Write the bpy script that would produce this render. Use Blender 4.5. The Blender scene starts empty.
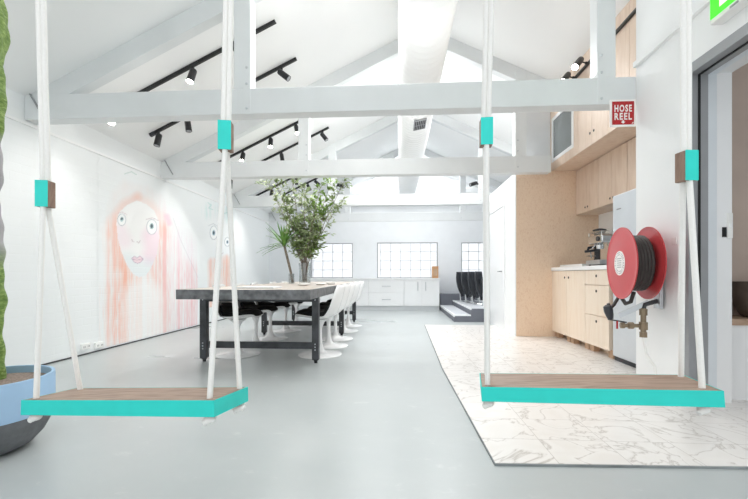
import bpy, math, random
import numpy as np
from mathutils import Vector, Matrix

random.seed(7)
sc = bpy.context.scene
COL = sc.collection
R = math.radians

# ---------------------------------------------------------------- camera, world, light, exposure
TH = math.atan(24 / 386.0)
cam_d = bpy.data.cameras.new('camera')
cam = bpy.data.objects.new('camera', cam_d)
COL.objects.link(cam)
cam.location = (0, 0, .92)
cam.rotation_euler = (R(90), 0, TH)
cam_d.sensor_width = 36
cam_d.lens = 386 / 748 * 36
cam_d.shift_y = 25.5 / 748
cam_d.clip_start = .05
sc.camera = cam

world = bpy.data.worlds.new('overcast_sky')
sc.world = world
world.use_nodes = True
wbg = world.node_tree.nodes['Background']
wbg.inputs[0].default_value = (.97, .985, 1, 1)
wbg.inputs[1].default_value = .85


def area(name, loc, rot, sx, sy, power, col=(1, 1, 1)):
    l = bpy.data.lights.new(name, 'AREA')
    l.shape = 'RECTANGLE'
    l.size, l.size_y, l.energy, l.color = sx, sy, power, col
    o = bpy.data.objects.new(name, l)
    o.location = loc
    o.rotation_euler = rot
    COL.objects.link(o)
    return o


# added overhead fill, no real rooflights: over the swings, along the hall, far annexe
area('overhead_fill', (.2, 1.0, 3.9), (0, 0, 0), 2.6, 2.0, 15, (.97, .99, 1))
area('overhead_fill', (-.35, 3.62, 3.9), (0, 0, 0), .7, .5, 30, (1, .99, .97))
area('overhead_fill', (-.4, 6.6, 3.95), (0, 0, 0), .5, .7, 30)
area('overhead_fill', (.85, 6.6, 3.92), (0, 0, 0), .4, .7, 30)
area('overhead_fill', (-.7, 9.0, 3.56), (0, 0, 0), 1.0, .4, 13)
area('overhead_fill', (1.1, 9.0, 3.56), (0, 0, 0), 1.0, .4, 13)
# added strip fills above the tie beams to lift the ceiling, no real lamps
area('ceiling_fill', (.8, 3.58, 2.70), (math.pi, 0, 0), 2.2, .1, 2.4)
area('ceiling_fill', (.3, 5.72, 2.66), (math.pi, 0, 0), 3.4, .1, 2.2)
area('ceiling_fill', (.3, 8.2, 2.66), (math.pi, 0, 0), 3.4, .1, .6)
area('overhead_fill', (.2, 11.3, 3.9), (0, 0, 0), 3.0, .8, 42, (.95, .98, 1))  # added fill brightening the annexe beyond the partition, no fitting there

sc.view_settings.view_transform = 'Standard'
sc.view_settings.look = 'None'
sc.view_settings.gamma = 1
sc.view_settings.use_curve_mapping = False
sc.view_settings.exposure = 0.68
SPOT_W = 30
try:
    sc.cycles.use_denoising = True
    sc.cycles.max_bounces = 10
    sc.cycles.diffuse_bounces = 7
    sc.cycles.transparent_max_bounces = 16
    sc.cycles.sample_clamp_indirect = 6
    sc.cycles.caustics_reflective = False
    sc.cycles.caustics_refractive = False
except Exception:
    pass


# ---------------------------------------------------------------- materials
def lin(h):
    h = h.lstrip('#')
    out = []
    for i in (0, 2, 4):
        v = int(h[i:i + 2], 16) / 255
        out.append(v / 12.92 if v <= .04045 else ((v + .055) / 1.055) ** 2.4)
    return (*out, 1)


MATS = {}


class NT:
    def __init__(self, name):
        self.m = bpy.data.materials.new(name)
        self.m.use_nodes = True
        self.nt = self.m.node_tree
        self.b = self.nt.nodes['Principled BSDF']
        MATS[name] = self.m

    def n(self, t, **kw):
        x = self.nt.nodes.new(t)
        for k, v in kw.items():
            if k.startswith('i_'):
                x.inputs[k[2:].replace('_', ' ')].default_value = v
            else:
                setattr(x, k, v)
        return x

    def l(self, a, b):
        self.nt.links.new(a, b)

    def coord(self, scale=(1, 1, 1), rot=(0, 0, 0)):
        tc = self.n('ShaderNodeTexCoord')
        mp = self.n('ShaderNodeMapping')
        mp.inputs['Scale'].default_value = scale
        mp.inputs['Rotation'].default_value = rot
        self.l(tc.outputs['Object'], mp.inputs['Vector'])
        return mp.outputs[0]

    def ramp(self, fac, stops):
        r = self.n('ShaderNodeValToRGB')
        e = r.color_ramp.elements
        while len(e) < len(stops):
            e.new(.5)
        for el, (p, c) in zip(e, stops):
            el.position = p
            el.color = c
        self.l(fac, r.inputs[0])
        return r.outputs[0]

    def bump(self, h, strength=.2, dist=.01):
        bp = self.n('ShaderNodeBump')
        bp.inputs['Strength'].default_value = strength
        bp.inputs['Distance'].default_value = dist
        self.l(h, bp.inputs['Height'])
        self.l(bp.outputs[0], self.b.inputs['Normal'])


def plain(name, hexc, rough=.5, metal=0, var=.06, vscale=6, bump=0):
    t = NT(name)
    c = lin(hexc)
    t.b.inputs['Roughness'].default_value = rough
    t.b.inputs['Metallic'].default_value = metal
    nz = t.n('ShaderNodeTexNoise')
    nz.inputs['Scale'].default_value = vscale
    nz.inputs['Detail'].default_value = 4
    t.l(t.coord(), nz.inputs['Vector'])
    d = tuple(x * (1 - var) for x in c[:3]) + (1,)
    u = tuple(min(1, x * (1 + var)) for x in c[:3]) + (1,)
    t.l(t.ramp(nz.outputs[0], [(.3, d), (.7, u)]), t.b.inputs['Base Color'])
    if bump:
        t.bump(nz.outputs[0], bump)
    return t.m


def emis(name, hexc, s):
    t = NT(name)
    t.b.inputs['Base Color'].default_value = lin(hexc)
    t.b.inputs['Emission Color'].default_value = lin(hexc)
    t.b.inputs['Emission Strength'].default_value = s
    return t.m


def wood(name, a, b, scale, rough=.45, rot=(0, 0, 0), bump=.05, mid=.5):
    t = NT(name)
    t.b.inputs['Roughness'].default_value = rough
    v = t.coord(scale, rot)
    n1 = t.n('ShaderNodeTexNoise')
    n1.inputs['Scale'].default_value = 1
    n1.inputs['Detail'].default_value = 8
    n1.inputs['Distortion'].default_value = .6
    t.l(v, n1.inputs['Vector'])
    t.l(t.ramp(n1.outputs[0], [(.32, lin(a)), (mid, lin(b)), (.72, lin(a))]), t.b.inputs['Base Color'])
    if bump:
        t.bump(n1.outputs[0], bump)
    return t.m


plain('white_paint', '#f3f4f4', .55, var=.015, vscale=2)
plain('ceiling_paint', '#f2f3f3', .6, var=.012, vscale=1.5)
plain('beam_paint', '#dfe2e3', .5, var=.03, vscale=3)
plain('grey_paint', '#d9dcde', .55, var=.02)
plain('cool_wall_paint', '#e6e9ec', .55, var=.015)
plain('white_gloss', '#f4f5f6', .25, var=.01)
plain('white_plastic', '#f2f2f0', .25, var=.01)
plain('rope_white', '#f3f2ef', .8, var=.02, vscale=160, bump=.15)
plain('teal_paint', '#20d6cb', .4, var=.04, vscale=14)
plain('black_metal', '#17181b', .4, var=.1)
plain('black_fabric', '#141416', .85, var=.2, vscale=60, bump=.2)
plain('black_plastic', '#33363c', .45, var=.05)
plain('steel_dark', '#45474a', .45, .35, var=.35, vscale=9, bump=.15)
plain('steel_scuffed', '#707173', .4, .4, var=.45, vscale=14, bump=.2)
plain('chrome', '#d5d7d8', .15, 1, var=.02)
plain('steel_brushed', '#c9cdd1', .3, .8, var=.03)
plain('fridge_steel', '#d3d8dd', .3, .35, var=.02)
plain('brass', '#8f7f6a', .4, .7, var=.15)
plain('red_paint', '#c9474b', .28, var=.04, vscale=5)
plain('sign_red', '#b3161c', .45, var=.03)
plain('lever_red', '#b01520', .4)
plain('hose_rubber', '#35312f', .55, var=.15, vscale=20)
plain('paper', '#f4f2ef', .7, var=.02)
plain('print_grey', '#9a9a9c', .7)
plain('dark_void', '#1b1a1a', .6)
plain('pot_blue', '#a6c6e4', .7, var=.03, vscale=8)
plain('pot_grey', '#6c6e71', .75, var=.15, vscale=20, bump=.2)
plain('soil', '#8f7f76', .95, var=.45, vscale=90, bump=.8)
plain('riser_grey', '#6f727b', .6, var=.05)
plain('tread_grey', '#c8cbd0', .5, var=.04)
plain('tread_edge', '#eceef0', .5)
plain('frame_grey', '#a0a2a5', .45, .3, var=.04)
plain('seal_black', '#121314', .6)
plain('frame_pale', '#dde3e8', .45, var=.02)
plain('beige_plaster', '#cbb9ad', .7, var=.05, vscale=3)
plain('bowl_dark', '#55483f', .5, var=.2, vscale=12)
plain('terracotta', '#a8714f', .7, var=.1)
plain('glass_dark', '#7d8384', .12, var=.05)
plain('bark', '#857a6d', .85, var=.3, vscale=40, bump=.4)
plain('leaf_olive', '#7f935a', .55, var=.3, vscale=14)
plain('leaf_pale', '#a0ae86', .55, var=.3, vscale=14)
plain('leaf_lime', '#82a448', .5, var=.3, vscale=12)
plain('leaf_palm', '#6f9a4c', .4, var=.35, vscale=9)
plain('cork', '#c79a72', .8, var=.12, vscale=50)
plain('handle_steel', '#b8bcc0', .3, .7)
plain('skirting_dark', '#3a3b3c', .6)
plain('edge_grey', '#8c9193', .6, var=.4, vscale=3)
plain('timber_leg', '#c6a68a', .6, var=.1)
plain('exit_green', '#2bd31c', .4, var=.02)
emis('sign_green', '#38d41f', .9)
emis('sign_white', '#c4f3b4', .9)
emis('lamp_glow', '#fffaf2', 25)
emis('standby_red', '#ff3020', 1)

wood('seat_timber', '#7c6455', '#a38a79', (5, 40, 20), .5)
wood('block_timber', '#6f5548', '#947867', (30, 30, 8), .55)
wood('shelf_timber', '#a3866f', '#c0a58e', (6, 30, 20), .5)
wood('ply_panel', '#e0c3a8', '#ebd3bb', (42, 42, 24), .5, bump=.03)
wood('ply_cabinet', '#d3bba6', '#dfcab8', (9, 9, 1.6), .42, bump=.02)
wood('ply_pale', '#ead7c3', '#f0e1d0', (8, 8, 1.4), .42, bump=.02)
wood('table_timber', '#b7aaa0', '#cdc3ba', (14, 3, 10), .4)

# cactus: green ribs, woody grey stretch
t = NT('cactus_skin')
t.b.inputs['Roughness'].default_value = .6
v = t.coord((1, 1, 1))
w = t.n('ShaderNodeTexNoise')
w.inputs['Scale'].default_value = 1
w.inputs['Detail'].default_value = 5
w.inputs['Distortion'].default_value = .8
t.l(t.coord((26, 26, 75)), w.inputs['Vector'])
g = t.ramp(w.outputs[0], [(.3, lin('#52702c')), (.5, lin('#6f8b40')), (.72, lin('#9ab068'))])
sx = t.n('ShaderNodeSeparateXYZ')
t.l(v, sx.inputs[0])
mr = t.ramp(sx.outputs[2], [(.0, (0, 0, 0, 1)), (1, (1, 1, 1, 1))])
mp = t.n('ShaderNodeMapRange')
mp.inputs['From Min'].default_value = 1.62
mp.inputs['From Max'].default_value = 1.70
t.l(sx.outputs[2], mp.inputs['Value'])
mq = t.n('ShaderNodeMapRange')
mq.inputs['From Min'].default_value = 1.1
mq.inputs['From Max'].default_value = .95
t.l(sx.outputs[2], mq.inputs['Value'])
ad = t.n('ShaderNodeMath', operation='ADD', use_clamp=True)
t.l(mp.outputs[0], ad.inputs[0])
t.l(mq.outputs[0], ad.inputs[1])
mx = t.n('ShaderNodeMix', data_type='RGBA')
t.l(ad.outputs[0], mx.inputs[0])
mx.inputs[6].default_value = lin('#a5a3a6')
t.l(g, mx.inputs[7])
t.l(mx.outputs[2], t.b.inputs['Base Color'])
t.bump(w.outputs[0], .5, .012)

# polished concrete floor
t = NT('concrete')
v = t.coord((.35, 1, 1))
n1 = t.n('ShaderNodeTexNoise'); n1.inputs['Scale'].default_value = 1.1; n1.inputs['Detail'].default_value = 5; n1.inputs['Roughness'].default_value = .55
t.l(v, n1.inputs['Vector'])
n2 = t.n('ShaderNodeTexNoise'); n2.inputs['Scale'].default_value = 7; n2.inputs['Detail'].default_value = 9; n2.inputs['Roughness'].default_value = .7
t.l(t.coord((.8, 1.2, 1), (0, 0, .5)), n2.inputs['Vector'])
ca = t.ramp(n1.outputs[0], [(.3, lin('#adb4b5')), (.7, lin('#b9bebe'))])
cb = t.ramp(n2.outputs[0], [(.0, lin('#abb2b3')), (.60, lin('#b6bbbc')), (.72, lin('#d3d5d4'))])
mx = t.n('ShaderNodeMix', data_type='RGBA'); mx.inputs[0].default_value = .45
t.l(ca, mx.inputs[6]); t.l(cb, mx.inputs[7])
t.l(mx.outputs[2], t.b.inputs['Base Color'])
rr = t.ramp(n1.outputs[0], [(.3, (.26, .26, .26, 1)), (.7, (.36, .36, .36, 1))])
t.l(rr, t.b.inputs['Roughness'])

# marble tiles
t = NT('marble')
v = t.coord()
br = t.n('ShaderNodeTexBrick', offset=0, squash=1)
for k, x in (('Scale', 1), ('Mortar Size', .0018), ('Mortar Smooth', .1), ('Brick Width', .345), ('Row Height', .305), ('Bias', 0)):
    br.inputs[k].default_value = x
br.inputs['Color1'].default_value = (.2, .2, .2, 1)
br.inputs['Color2'].default_value = (.8, .8, .8, 1)
br.inputs['Mortar'].default_value = (.5, .5, .5, 1)
mp = t.n('ShaderNodeMapping'); mp.inputs['Location'].default_value = (-.46 + .03, -1.9 + .02, 0)
t.l(v, mp.inputs['Vector']); t.l(mp.outputs[0], br.inputs['Vector'])
sh = t.n('ShaderNodeVectorMath', operation='MULTIPLY'); sh.inputs[1].default_value = (9, 7, 5)
t.l(br.outputs['Color'], sh.inputs[0])
av = t.n('ShaderNodeVectorMath', operation='ADD'); t.l(v, av.inputs[0]); t.l(sh.outputs[0], av.inputs[1])
nz = t.n('ShaderNodeTexNoise'); nz.inputs['Scale'].default_value = 2.4; nz.inputs['Detail'].default_value = 9; nz.inputs['Distortion'].default_value = 1.9
t.l(av.outputs[0], nz.inputs['Vector'])
ab = t.n('ShaderNodeMath', operation='SUBTRACT'); ab.inputs[1].default_value = .5; t.l(nz.outputs[0], ab.inputs[0])
ab2 = t.n('ShaderNodeMath', operation='ABSOLUTE'); t.l(ab.outputs[0], ab2.inputs[0])
vein = t.ramp(ab2.outputs[0], [(.0, lin('#bdb7b1')), (.010, lin('#dbd7d3')), (.035, lin('#e9e6e3')), (.2, lin('#e4e0dc'))])
mx = t.n('ShaderNodeMix', data_type='RGBA'); t.l(br.outputs['Fac'], mx.inputs[0])
t.l(vein, mx.inputs[6]); mx.inputs[7].default_value = lin('#bdb8b3')
t.l(mx.outputs[2], t.b.inputs['Base Color'])
t.b.inputs['Roughness'].default_value = .28


def brick_mat(name, attr):
    t = NT(name)
    t.b.inputs['Roughness'].default_value = .5
    tc = t.n('ShaderNodeTexCoord')
    s_ = t.n('ShaderNodeSeparateXYZ'); t.l(tc.outputs['Object'], s_.inputs[0])
    c_ = t.n('ShaderNodeCombineXYZ'); t.l(s_.outputs[1], c_.inputs[0]); t.l(s_.outputs[2], c_.inputs[1])
    b_ = t.n('ShaderNodeTexBrick')
    for k, x in (('Scale', 1), ('Mortar Size', .007), ('Mortar Smooth', .6), ('Brick Width', .24), ('Row Height', .086)):
        b_.inputs[k].default_value = x
    t.l(c_.outputs[0], b_.inputs['Vector'])
    iv = t.n('ShaderNodeMath', operation='SUBTRACT'); iv.inputs[0].default_value = 1
    t.l(b_.outputs['Fac'], iv.inputs[1])
    nz_ = t.n('ShaderNodeTexNoise'); nz_.inputs['Scale'].default_value = 30
    t.l(tc.outputs['Object'], nz_.inputs['Vector'])
    ma = t.n('ShaderNodeMath', operation='MULTIPLY_ADD'); ma.inputs[1].default_value = .25
    t.l(nz_.outputs[0], ma.inputs[0]); t.l(iv.outputs[0], ma.inputs[2])
    t.bump(ma.outputs[0], .22, .005)
    if attr:
        a_ = t.n('ShaderNodeAttribute', attribute_name='paint')
        t.l(a_.outputs['Color'], t.b.inputs['Base Color'])
    else:
        t.b.inputs['Base Color'].default_value = lin('#eef1f2')


brick_mat('painted_brick', False)
brick_mat('mural_paint', True)


def glassy(name, tint, gl):
    t = NT(name)
    tr = t.n('ShaderNodeBsdfTransparent'); tr.inputs[0].default_value = tint
    gs = t.n('ShaderNodeBsdfGlossy'); gs.inputs['Roughness'].default_value = .03
    ms = t.n('ShaderNodeMixShader'); ms.inputs[0].default_value = gl
    t.l(tr.outputs[0], ms.inputs[1]); t.l(gs.outputs[0], ms.inputs[2])
    t.l(ms.outputs[0], t.nt.nodes['Material Output'].inputs[0])


glassy('pane_glass', (.985, .99, 1, 1), .05)
glassy('vase_glass', (.86, .88, .88, 1), .12)
M = MATS


# ---------------------------------------------------------------- mesh helpers
class MB:
    def __init__(self):
        self.v, self.f = [], []

    def add(self, vs, fs):
        o = len(self.v)
        self.v += [tuple(p) for p in vs]
        self.f += [tuple(i + o for i in f) for f in fs]
        return self

    def box(self, x0, x1, y0, y1, z0, z1):
        vs = [(x, y, z) for x in (x0, x1) for y in (y0, y1) for z in (z0, z1)]
        return self.add(vs, [(0, 1, 3, 2), (4, 6, 7, 5), (0, 4, 5, 1), (2, 3, 7, 6), (0, 2, 6, 4), (1, 5, 7, 3)])

    def obox(self, c, ax, ay, az, hx, hy, hz):
        c, ax, ay, az = Vector(c), Vector(ax), Vector(ay), Vector(az)
        vs = [c + ax * sx * hx + ay * sy * hy + az * sz * hz for sx in (-1, 1) for sy in (-1, 1) for sz in (-1, 1)]
        fs = [(0, 1, 3, 2), (4, 6, 7, 5), (0, 4, 5, 1), (2, 3, 7, 6), (0, 2, 6, 4), (1, 5, 7, 3)]
        if ax.cross(ay).dot(az) < 0:
            fs = [f[::-1] for f in fs]
        return self.add(vs, fs)

    def bar(self, a, b, w, h, up=(0, 0, 1)):
        a, b = Vector(a), Vector(b)
        d = (b - a)
        L = d.length
        d.normalize()
        u = Vector(up)
        s = d.cross(u).normalized()
        u = s.cross(d)
        return self.obox((a + b) / 2, d, s, u, L / 2, w / 2, h / 2)

    def tube(self, pts, r, n=10, cap=True):
        pts = [Vector(p) for p in pts]
        rs = r if isinstance(r, (list, tuple)) else [r] * len(pts)
        o = len(self.v)
        prev = None
        for i, p in enumerate(pts):
            d = (pts[min(i + 1, len(pts) - 1)] - pts[max(i - 1, 0)]).normalized()
            if prev is None:
                u = d.orthogonal().normalized()
            else:
                u = (prev - d * prev.dot(d)).normalized()
            prev = u
            w_ = d.cross(u)
            for k in range(n):
                a = 2 * math.pi * k / n
                self.v.append(tuple(p + (u * math.cos(a) + w_ * math.sin(a)) * rs[i]))
        for i in range(len(pts) - 1):
            for k in range(n):
                self.f.append((o + i * n + k, o + i * n + (k + 1) % n, o + (i + 1) * n + (k + 1) % n, o + (i + 1) * n + k))
        if cap:
            self.f.append(tuple(o + k for k in range(n))[::-1])
            self.f.append(tuple(o + (len(pts) - 1) * n + k for k in range(n)))
        return self

    def lathe(self, prof, c=(0, 0, 0), axis=(0, 0, 1), n=32, closed=False):
        ax = Vector(axis).normalized()
        u = ax.orthogonal().normalized()
        w_ = ax.cross(u)
        c = Vector(c)
        o = len(self.v)
        for r, z in prof:
            for k in range(n):
                a = 2 * math.pi * k / n
                self.v.append(tuple(c + ax * z + (u * math.cos(a) + w_ * math.sin(a)) * r))
        m = len(prof)
        for i in range(m - 1 + (1 if closed else 0)):
            j = (i + 1) % m
            for k in range(n):
                self.f.append((o + i * n + k, o + i * n + (k + 1) % n, o + j * n + (k + 1) % n, o + j * n + k))
        if not closed:
            if prof[0][0] > 1e-6:
                self.f.append(tuple(o + k for k in range(n))[::-1])
            if prof[-1][0] > 1e-6:
                self.f.append(tuple(o + (m - 1) * n + k for k in range(n)))
        return self

    def prism(self, poly, axis, a, b):
        """poly: 2D points; axis 'x': (y,z) 'y': (x,z) 'z': (x,y)"""
        mk = {'x': lambda p, t: (t, p[0], p[1]), 'y': lambda p, t: (p[0], t, p[1]), 'z': lambda p, t: (p[0], p[1], t)}[axis]
        n = len(poly)
        vs = [mk(p, a) for p in poly] + [mk(p, b) for p in poly]
        fs = [tuple(range(n))[::-1], tuple(range(n, 2 * n))] + [(i, (i + 1) % n, n + (i + 1) % n, n + i) for i in range(n)]
        return self.add(vs, fs)

    def sphere(self, c, r, n=12, m=8, sc_=(1, 1, 1)):
        prof = [(max(1e-7, math.sin(math.pi * i / m)) * r, -math.cos(math.pi * i / m) * r) for i in range(m + 1)]
        o = len(self.v)
        self.lathe(prof, (0, 0, 0), (0, 0, 1), n)
        for i in range(o, len(self.v)):
            x, y, z = self.v[i]
            self.v[i] = (x * sc_[0] + c[0], y * sc_[1] + c[1], z * sc_[2] + c[2])
        return self

    def build(self, name, mat, parent=None, smooth=None, bevel=0, sub=0, solid=0):
        me = bpy.data.meshes.new(name)
        org = parent_origin(parent)
        vs = [(x - org[0], y - org[1], z - org[2]) for x, y, z in self.v]
        me.from_pydata(vs, [], self.f)
        me.update()
        import bmesh
        bm = bmesh.new()
        bm.from_mesh(me)
        bmesh.ops.remove_doubles(bm, verts=bm.verts, dist=1e-6)
        bmesh.ops.recalc_face_normals(bm, faces=bm.faces)
        bm.to_mesh(me)
        bm.free()
        me.materials.append(M[mat])
        if smooth:
            me.polygons.foreach_set('use_smooth', [True] * len(me.polygons))
            me.set_sharp_from_angle(angle=R(smooth))
        o = bpy.data.objects.new(name, me)
        COL.objects.link(o)
        if parent is not None:
            o.parent = parent
        if solid:
            md = o.modifiers.new('solid', 'SOLIDIFY'); md.thickness = solid; md.offset = 0
        if bevel:
            md = o.modifiers.new('bevel', 'BEVEL'); md.width = bevel; md.segments = 2; md.limit_method = 'ANGLE'; md.angle_limit = R(40)
        if sub:
            md = o.modifiers.new('sub', 'SUBSURF'); md.levels = sub; md.render_levels = sub
        return o


def parent_origin(p):
    o = Vector((0, 0, 0))
    while p is not None:
        o += Vector(p.location)
        p = p.parent
    return o


def tag(o, label=None, cat=None, group=None, kind=None):
    if label: o['label'] = label
    if cat: o['category'] = cat
    if group: o['group'] = group
    if kind: o['kind'] = kind
    return o


def thing(name, label, cat, loc=(0, 0, 0), rz=0, group=None):
    o = bpy.data.objects.new(name, None)
    COL.objects.link(o)
    o.empty_display_size = .1
    o.location = loc
    o.rotation_euler = (0, 0, rz)
    return tag(o, label, cat, group)


def struct(o, label=None):
    o['kind'] = 'structure'
    if label: o['label'] = label
    return o


def copy_tree(o, parent=None):
    c = o.copy()
    COL.objects.link(c)
    if parent is not None:
        c.parent = parent
    for ch in list(o.children):
        copy_tree(ch, c)
    return c


def B(x0, x1, y0, y1, z0, z1):
    return MB().box(x0, x1, y0, y1, z0, z1)


# ---------------------------------------------------------------- the shell
WL, RE, K, KR, RX = -3.6, 2.65, .48, .477, .371    # left wall, eave height, roof slopes, ridge line
RZ = RE + K * (RX - WL)
def roof(x):
    return RE + K * (x - WL) if x <= RX else RZ - KR * (x - RX)

Y0, Y1 = -1.6, 12.0
struct(B(-4.2, 4.3, Y0, Y1 + .3, -.1, 0).build('floor', 'concrete'), 'pale grey polished concrete floor')
mar = MB().prism([(.47, 1.90), (2.08, 1.955), (4.0, 1.955), (4.0, 3.25), (2.93, 3.40), (2.93, 5.85), (1.75, 5.85), (1.75, 7.1), (.49, 7.1), (.435, 3.8)], 'z', 0, .012)
struct(mar.build('floor_marble', 'marble'), 'veined white marble tile floor of the kitchen')
struct(MB().prism([(.47, 1.90), (2.08, 1.955), (2.08, 1.948), (.465, 1.892)], 'z', 0, .010).prism([(.47, 1.90), (.465, 1.892), (.429, 3.8), (.435, 3.8)], 'z', 0, .010).prism([(.435, 3.8), (.429, 3.8), (.484, 7.1), (.49, 7.1)], 'z', 0, .010).build('trim_5', 'edge_grey'), 'dark edge strip around the marble tiles')
struct(MB().prism([(WL - .2, 0), (WL, 0), (WL, RE), (WL - .2, RE - .096)], 'y', Y0, Y1).build('wall_left', 'painted_brick'), 'white painted brick wall')
struct(B(WL, WL + .014, Y0, Y1, 2.372, 2.40).build('trim_1', 'white_paint'))
struct(B(WL, WL + .006, Y0, 10.6, 0, .016).build('baseboard_left', 'skirting_dark'))
lr = MB().prism([(WL - .25, RE - .12), (RX, roof(RX)), (RX, roof(RX) + .1), (WL - .25, RE - .02)], 'y', Y0, Y1 + .3)
struct(lr.build('ceiling', 'ceiling_paint'), 'white sloping ceiling over the mural wall')
rr_ = MB().prism([(RX, roof(RX)), (4.25, roof(4.25)), (4.25, roof(4.25) + .1), (RX, roof(RX) + .1)], 'y', Y0, Y1 + .3)
struct(rr_.build('ceiling', 'ceiling_paint'), 'white sloping ceiling over the kitchen side')

# near right wall with the doorway, kitchen walls, far walls
sl = lambda x0, x1, z0: [(x0, z0), (x1, z0), (x1, roof(x1) + .02), (x0, roof(x0) + .02)]
wr = MB().prism(sl(2.08, 2.37, 0), 'y', 2.96, 3.515).prism(sl(2.08, 2.37, 2.42), 'y', 1.5, 2.96).prism(sl(2.08, 2.37, 0), 'y', Y0, 1.5)
struct(wr.build('wall_right', 'white_paint'), 'white wall carrying the hose reel and the doorway')
struct(B(2.05, 2.08, 2.2, 3.51, 2.73, 2.775).build('trim_2', 'white_paint'))
struct(MB().prism(sl(2.37, 4.0, 0), 'y', 3.25, 3.40).build('wall_partition', 'beige_plaster'))
struct(MB().prism(sl(2.935, 3.0, 0), 'y', 3.40, 5.85).build('wall_kitchen', 'white_paint'))
struct(B(4.0, 4.2, Y0, Y1, 0, 2.81).build('wall_far_right', 'cool_wall_paint'))
# service room behind the plywood panel
struct(B(1.75, 1.83, 5.872, 8.10, 0, 2.45).build('wall_service', 'white_paint'), 'white wall of the service room beside the plywood panel')
struct(B(1.83, 4.0, 8.02, 8.10, 0, 2.45).build('wall_service_back', 'white_paint'))
struct(B(1.83, 4.0, 5.872, 8.02, 2.42, 2.45).build('ceiling_service', 'white_paint'))
struct(B(1.91, 2.265, 5.90, 5.93, 2.451, 3.42).build('wall_bulkhead', 'grey_paint'))
# far partition with three inner windows
WY = 10.6
wins = [(-2.42, -1.25, .84, 1.80), (-.571, 1.078, .84, 1.81), (1.715, 3.1, .84, 1.80)]
fw = MB()
xs = [WL] + [v_ for w_ in wins for v_ in w_[:2]] + [4.0]
for i in range(0, len(xs), 2):
    fw.box(xs[i], xs[i + 1], WY, WY + .12, 0, 2.39)
for x0, x1, z0, z1 in wins:
    fw.box(x0, x1, WY, WY + .12, 0, z0).box(x0, x1, WY, WY + .12, z1, 2.39)
struct(fw.build('wall_far', 'cool_wall_paint'), 'pale grey far partition wall with inner windows')
for i, (x0, x1, z0, z1) in enumerate(wins):
    e = bpy.data.objects.new('window_%d' % (i + 1), None); COL.objects.link(e); e.location = ((x0 + x1) / 2, WY, z0)
    struct(e, ['inner window behind the leafy branches', 'middle inner window above the white cabinets', 'inner window behind the black folding seats'][i])
    f_ = .018
    MB().box(x0, x0 + f_, WY - .01, WY + .1, z0, z1).box(x1 - f_, x1, WY - .01, WY + .1, z0, z1).box(x0 + f_, x1 - f_, WY - .01, WY + .1, z0, z0 + f_).box(x0 + f_, x1 - f_, WY - .01, WY + .1, z1 - f_, z1).build('window_frame', 'frame_grey', e)
    B(x0 + f_, x1 - f_, WY + .04, WY + .046, z0 + f_, z1 - f_).build('pane', 'pane_glass', e)
# outer wall beyond with gridded windows and the glazed gable
ow = [(-3.3, -1.1), (-.85, 1.32), (1.55, 3.7)]
xw = MB()
xs = [WL] + [v_ for w_ in ow for v_ in w_] + [4.0]
for i in range(0, len(xs), 2):
    xw.box(xs[i], xs[i + 1], Y1, Y1 + .2, 0, 2.6)
for x0, x1 in ow:
    xw.box(x0, x1, Y1, Y1 + .2, 0, .75).box(x0, x1, Y1, Y1 + .2, 1.95, 2.6)
xl_, xr_ = RX - (RZ - 3.50) / K, RX + (RZ - 3.50) / KR
xw.prism([(WL, 2.6), (4.0, 2.6), (4.0, roof(4.0) - .01), (xr_, 3.49), (xl_, 3.49), (WL, 2.61)], 'y', Y1, Y1 + .2)
struct(xw.build('wall_back', 'white_paint'))
for i, (x0, x1) in enumerate(ow):
    e = bpy.data.objects.new('window_%d' % (i + 4), None); COL.objects.link(e); e.location = ((x0 + x1) / 2, Y1, .75)
    struct(e)
    m = MB().box(x0, x0 + .05, Y1 - .02, Y1 + .08, .75, 1.95).box(x1 - .05, x1, Y1 - .02, Y1 + .08, .75, 1.95).box(x0 + .05, x1 - .05, Y1 - .02, Y1 + .08, .75, .8).box(x0 + .05, x1 - .05, Y1 - .02, Y1 + .08, 1.9, 1.95)
    nx = max(2, round((x1 - x0) / .32))
    for k in range(1, nx):
        xx = x0 + (x1 - x0) * k / nx
        m.box(xx - .009, xx + .009, Y1, Y1 + .05, .8, 1.9)
    for zz in (1.08, 1.36, 1.64):
        m.box(x0 + .05, x1 - .05, Y1, Y1 + .05, zz - .009, zz + .009)
    m.build('window_frame', 'white_paint', e)
    B(x0 + .05, x1 - .05, Y1 + .055, Y1 + .06, .8, 1.9).build('pane', 'pane_glass', e)
e = bpy.data.objects.new('window_7', None); COL.objects.link(e); e.location = (RX, Y1, 3.5); struct(e, 'glazed gable at the far end')
gl_ = lambda z: RX - (RZ - z) / K
gr_ = lambda z: RX + (RZ - z) / KR
MB().box(gl_(3.5), gr_(3.5), Y1 - .04, Y1 + .1, 3.44, 3.55).bar((gl_(3.5) + .05, Y1 + .03, 3.50), (RX, Y1 + .03, RZ - .04), .1, .1, (0, 1, 0)).bar((gr_(3.5) - .05, Y1 + .03, 3.50), (RX, Y1 + .03, RZ - .04), .1, .1, (0, 1, 0)).build('window_frame', 'white_paint', e)
MB().prism([(gl_(3.55), 3.55), (gr_(3.55), 3.55), (RX, RZ)], 'y', Y1 + .05, Y1 + .056).build('pane', 'pane_glass', e)
struct(B(-1.75, 2.15, 11.7, 11.98, 3.26, 3.36).build('trim_4', 'frame_grey'))

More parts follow.
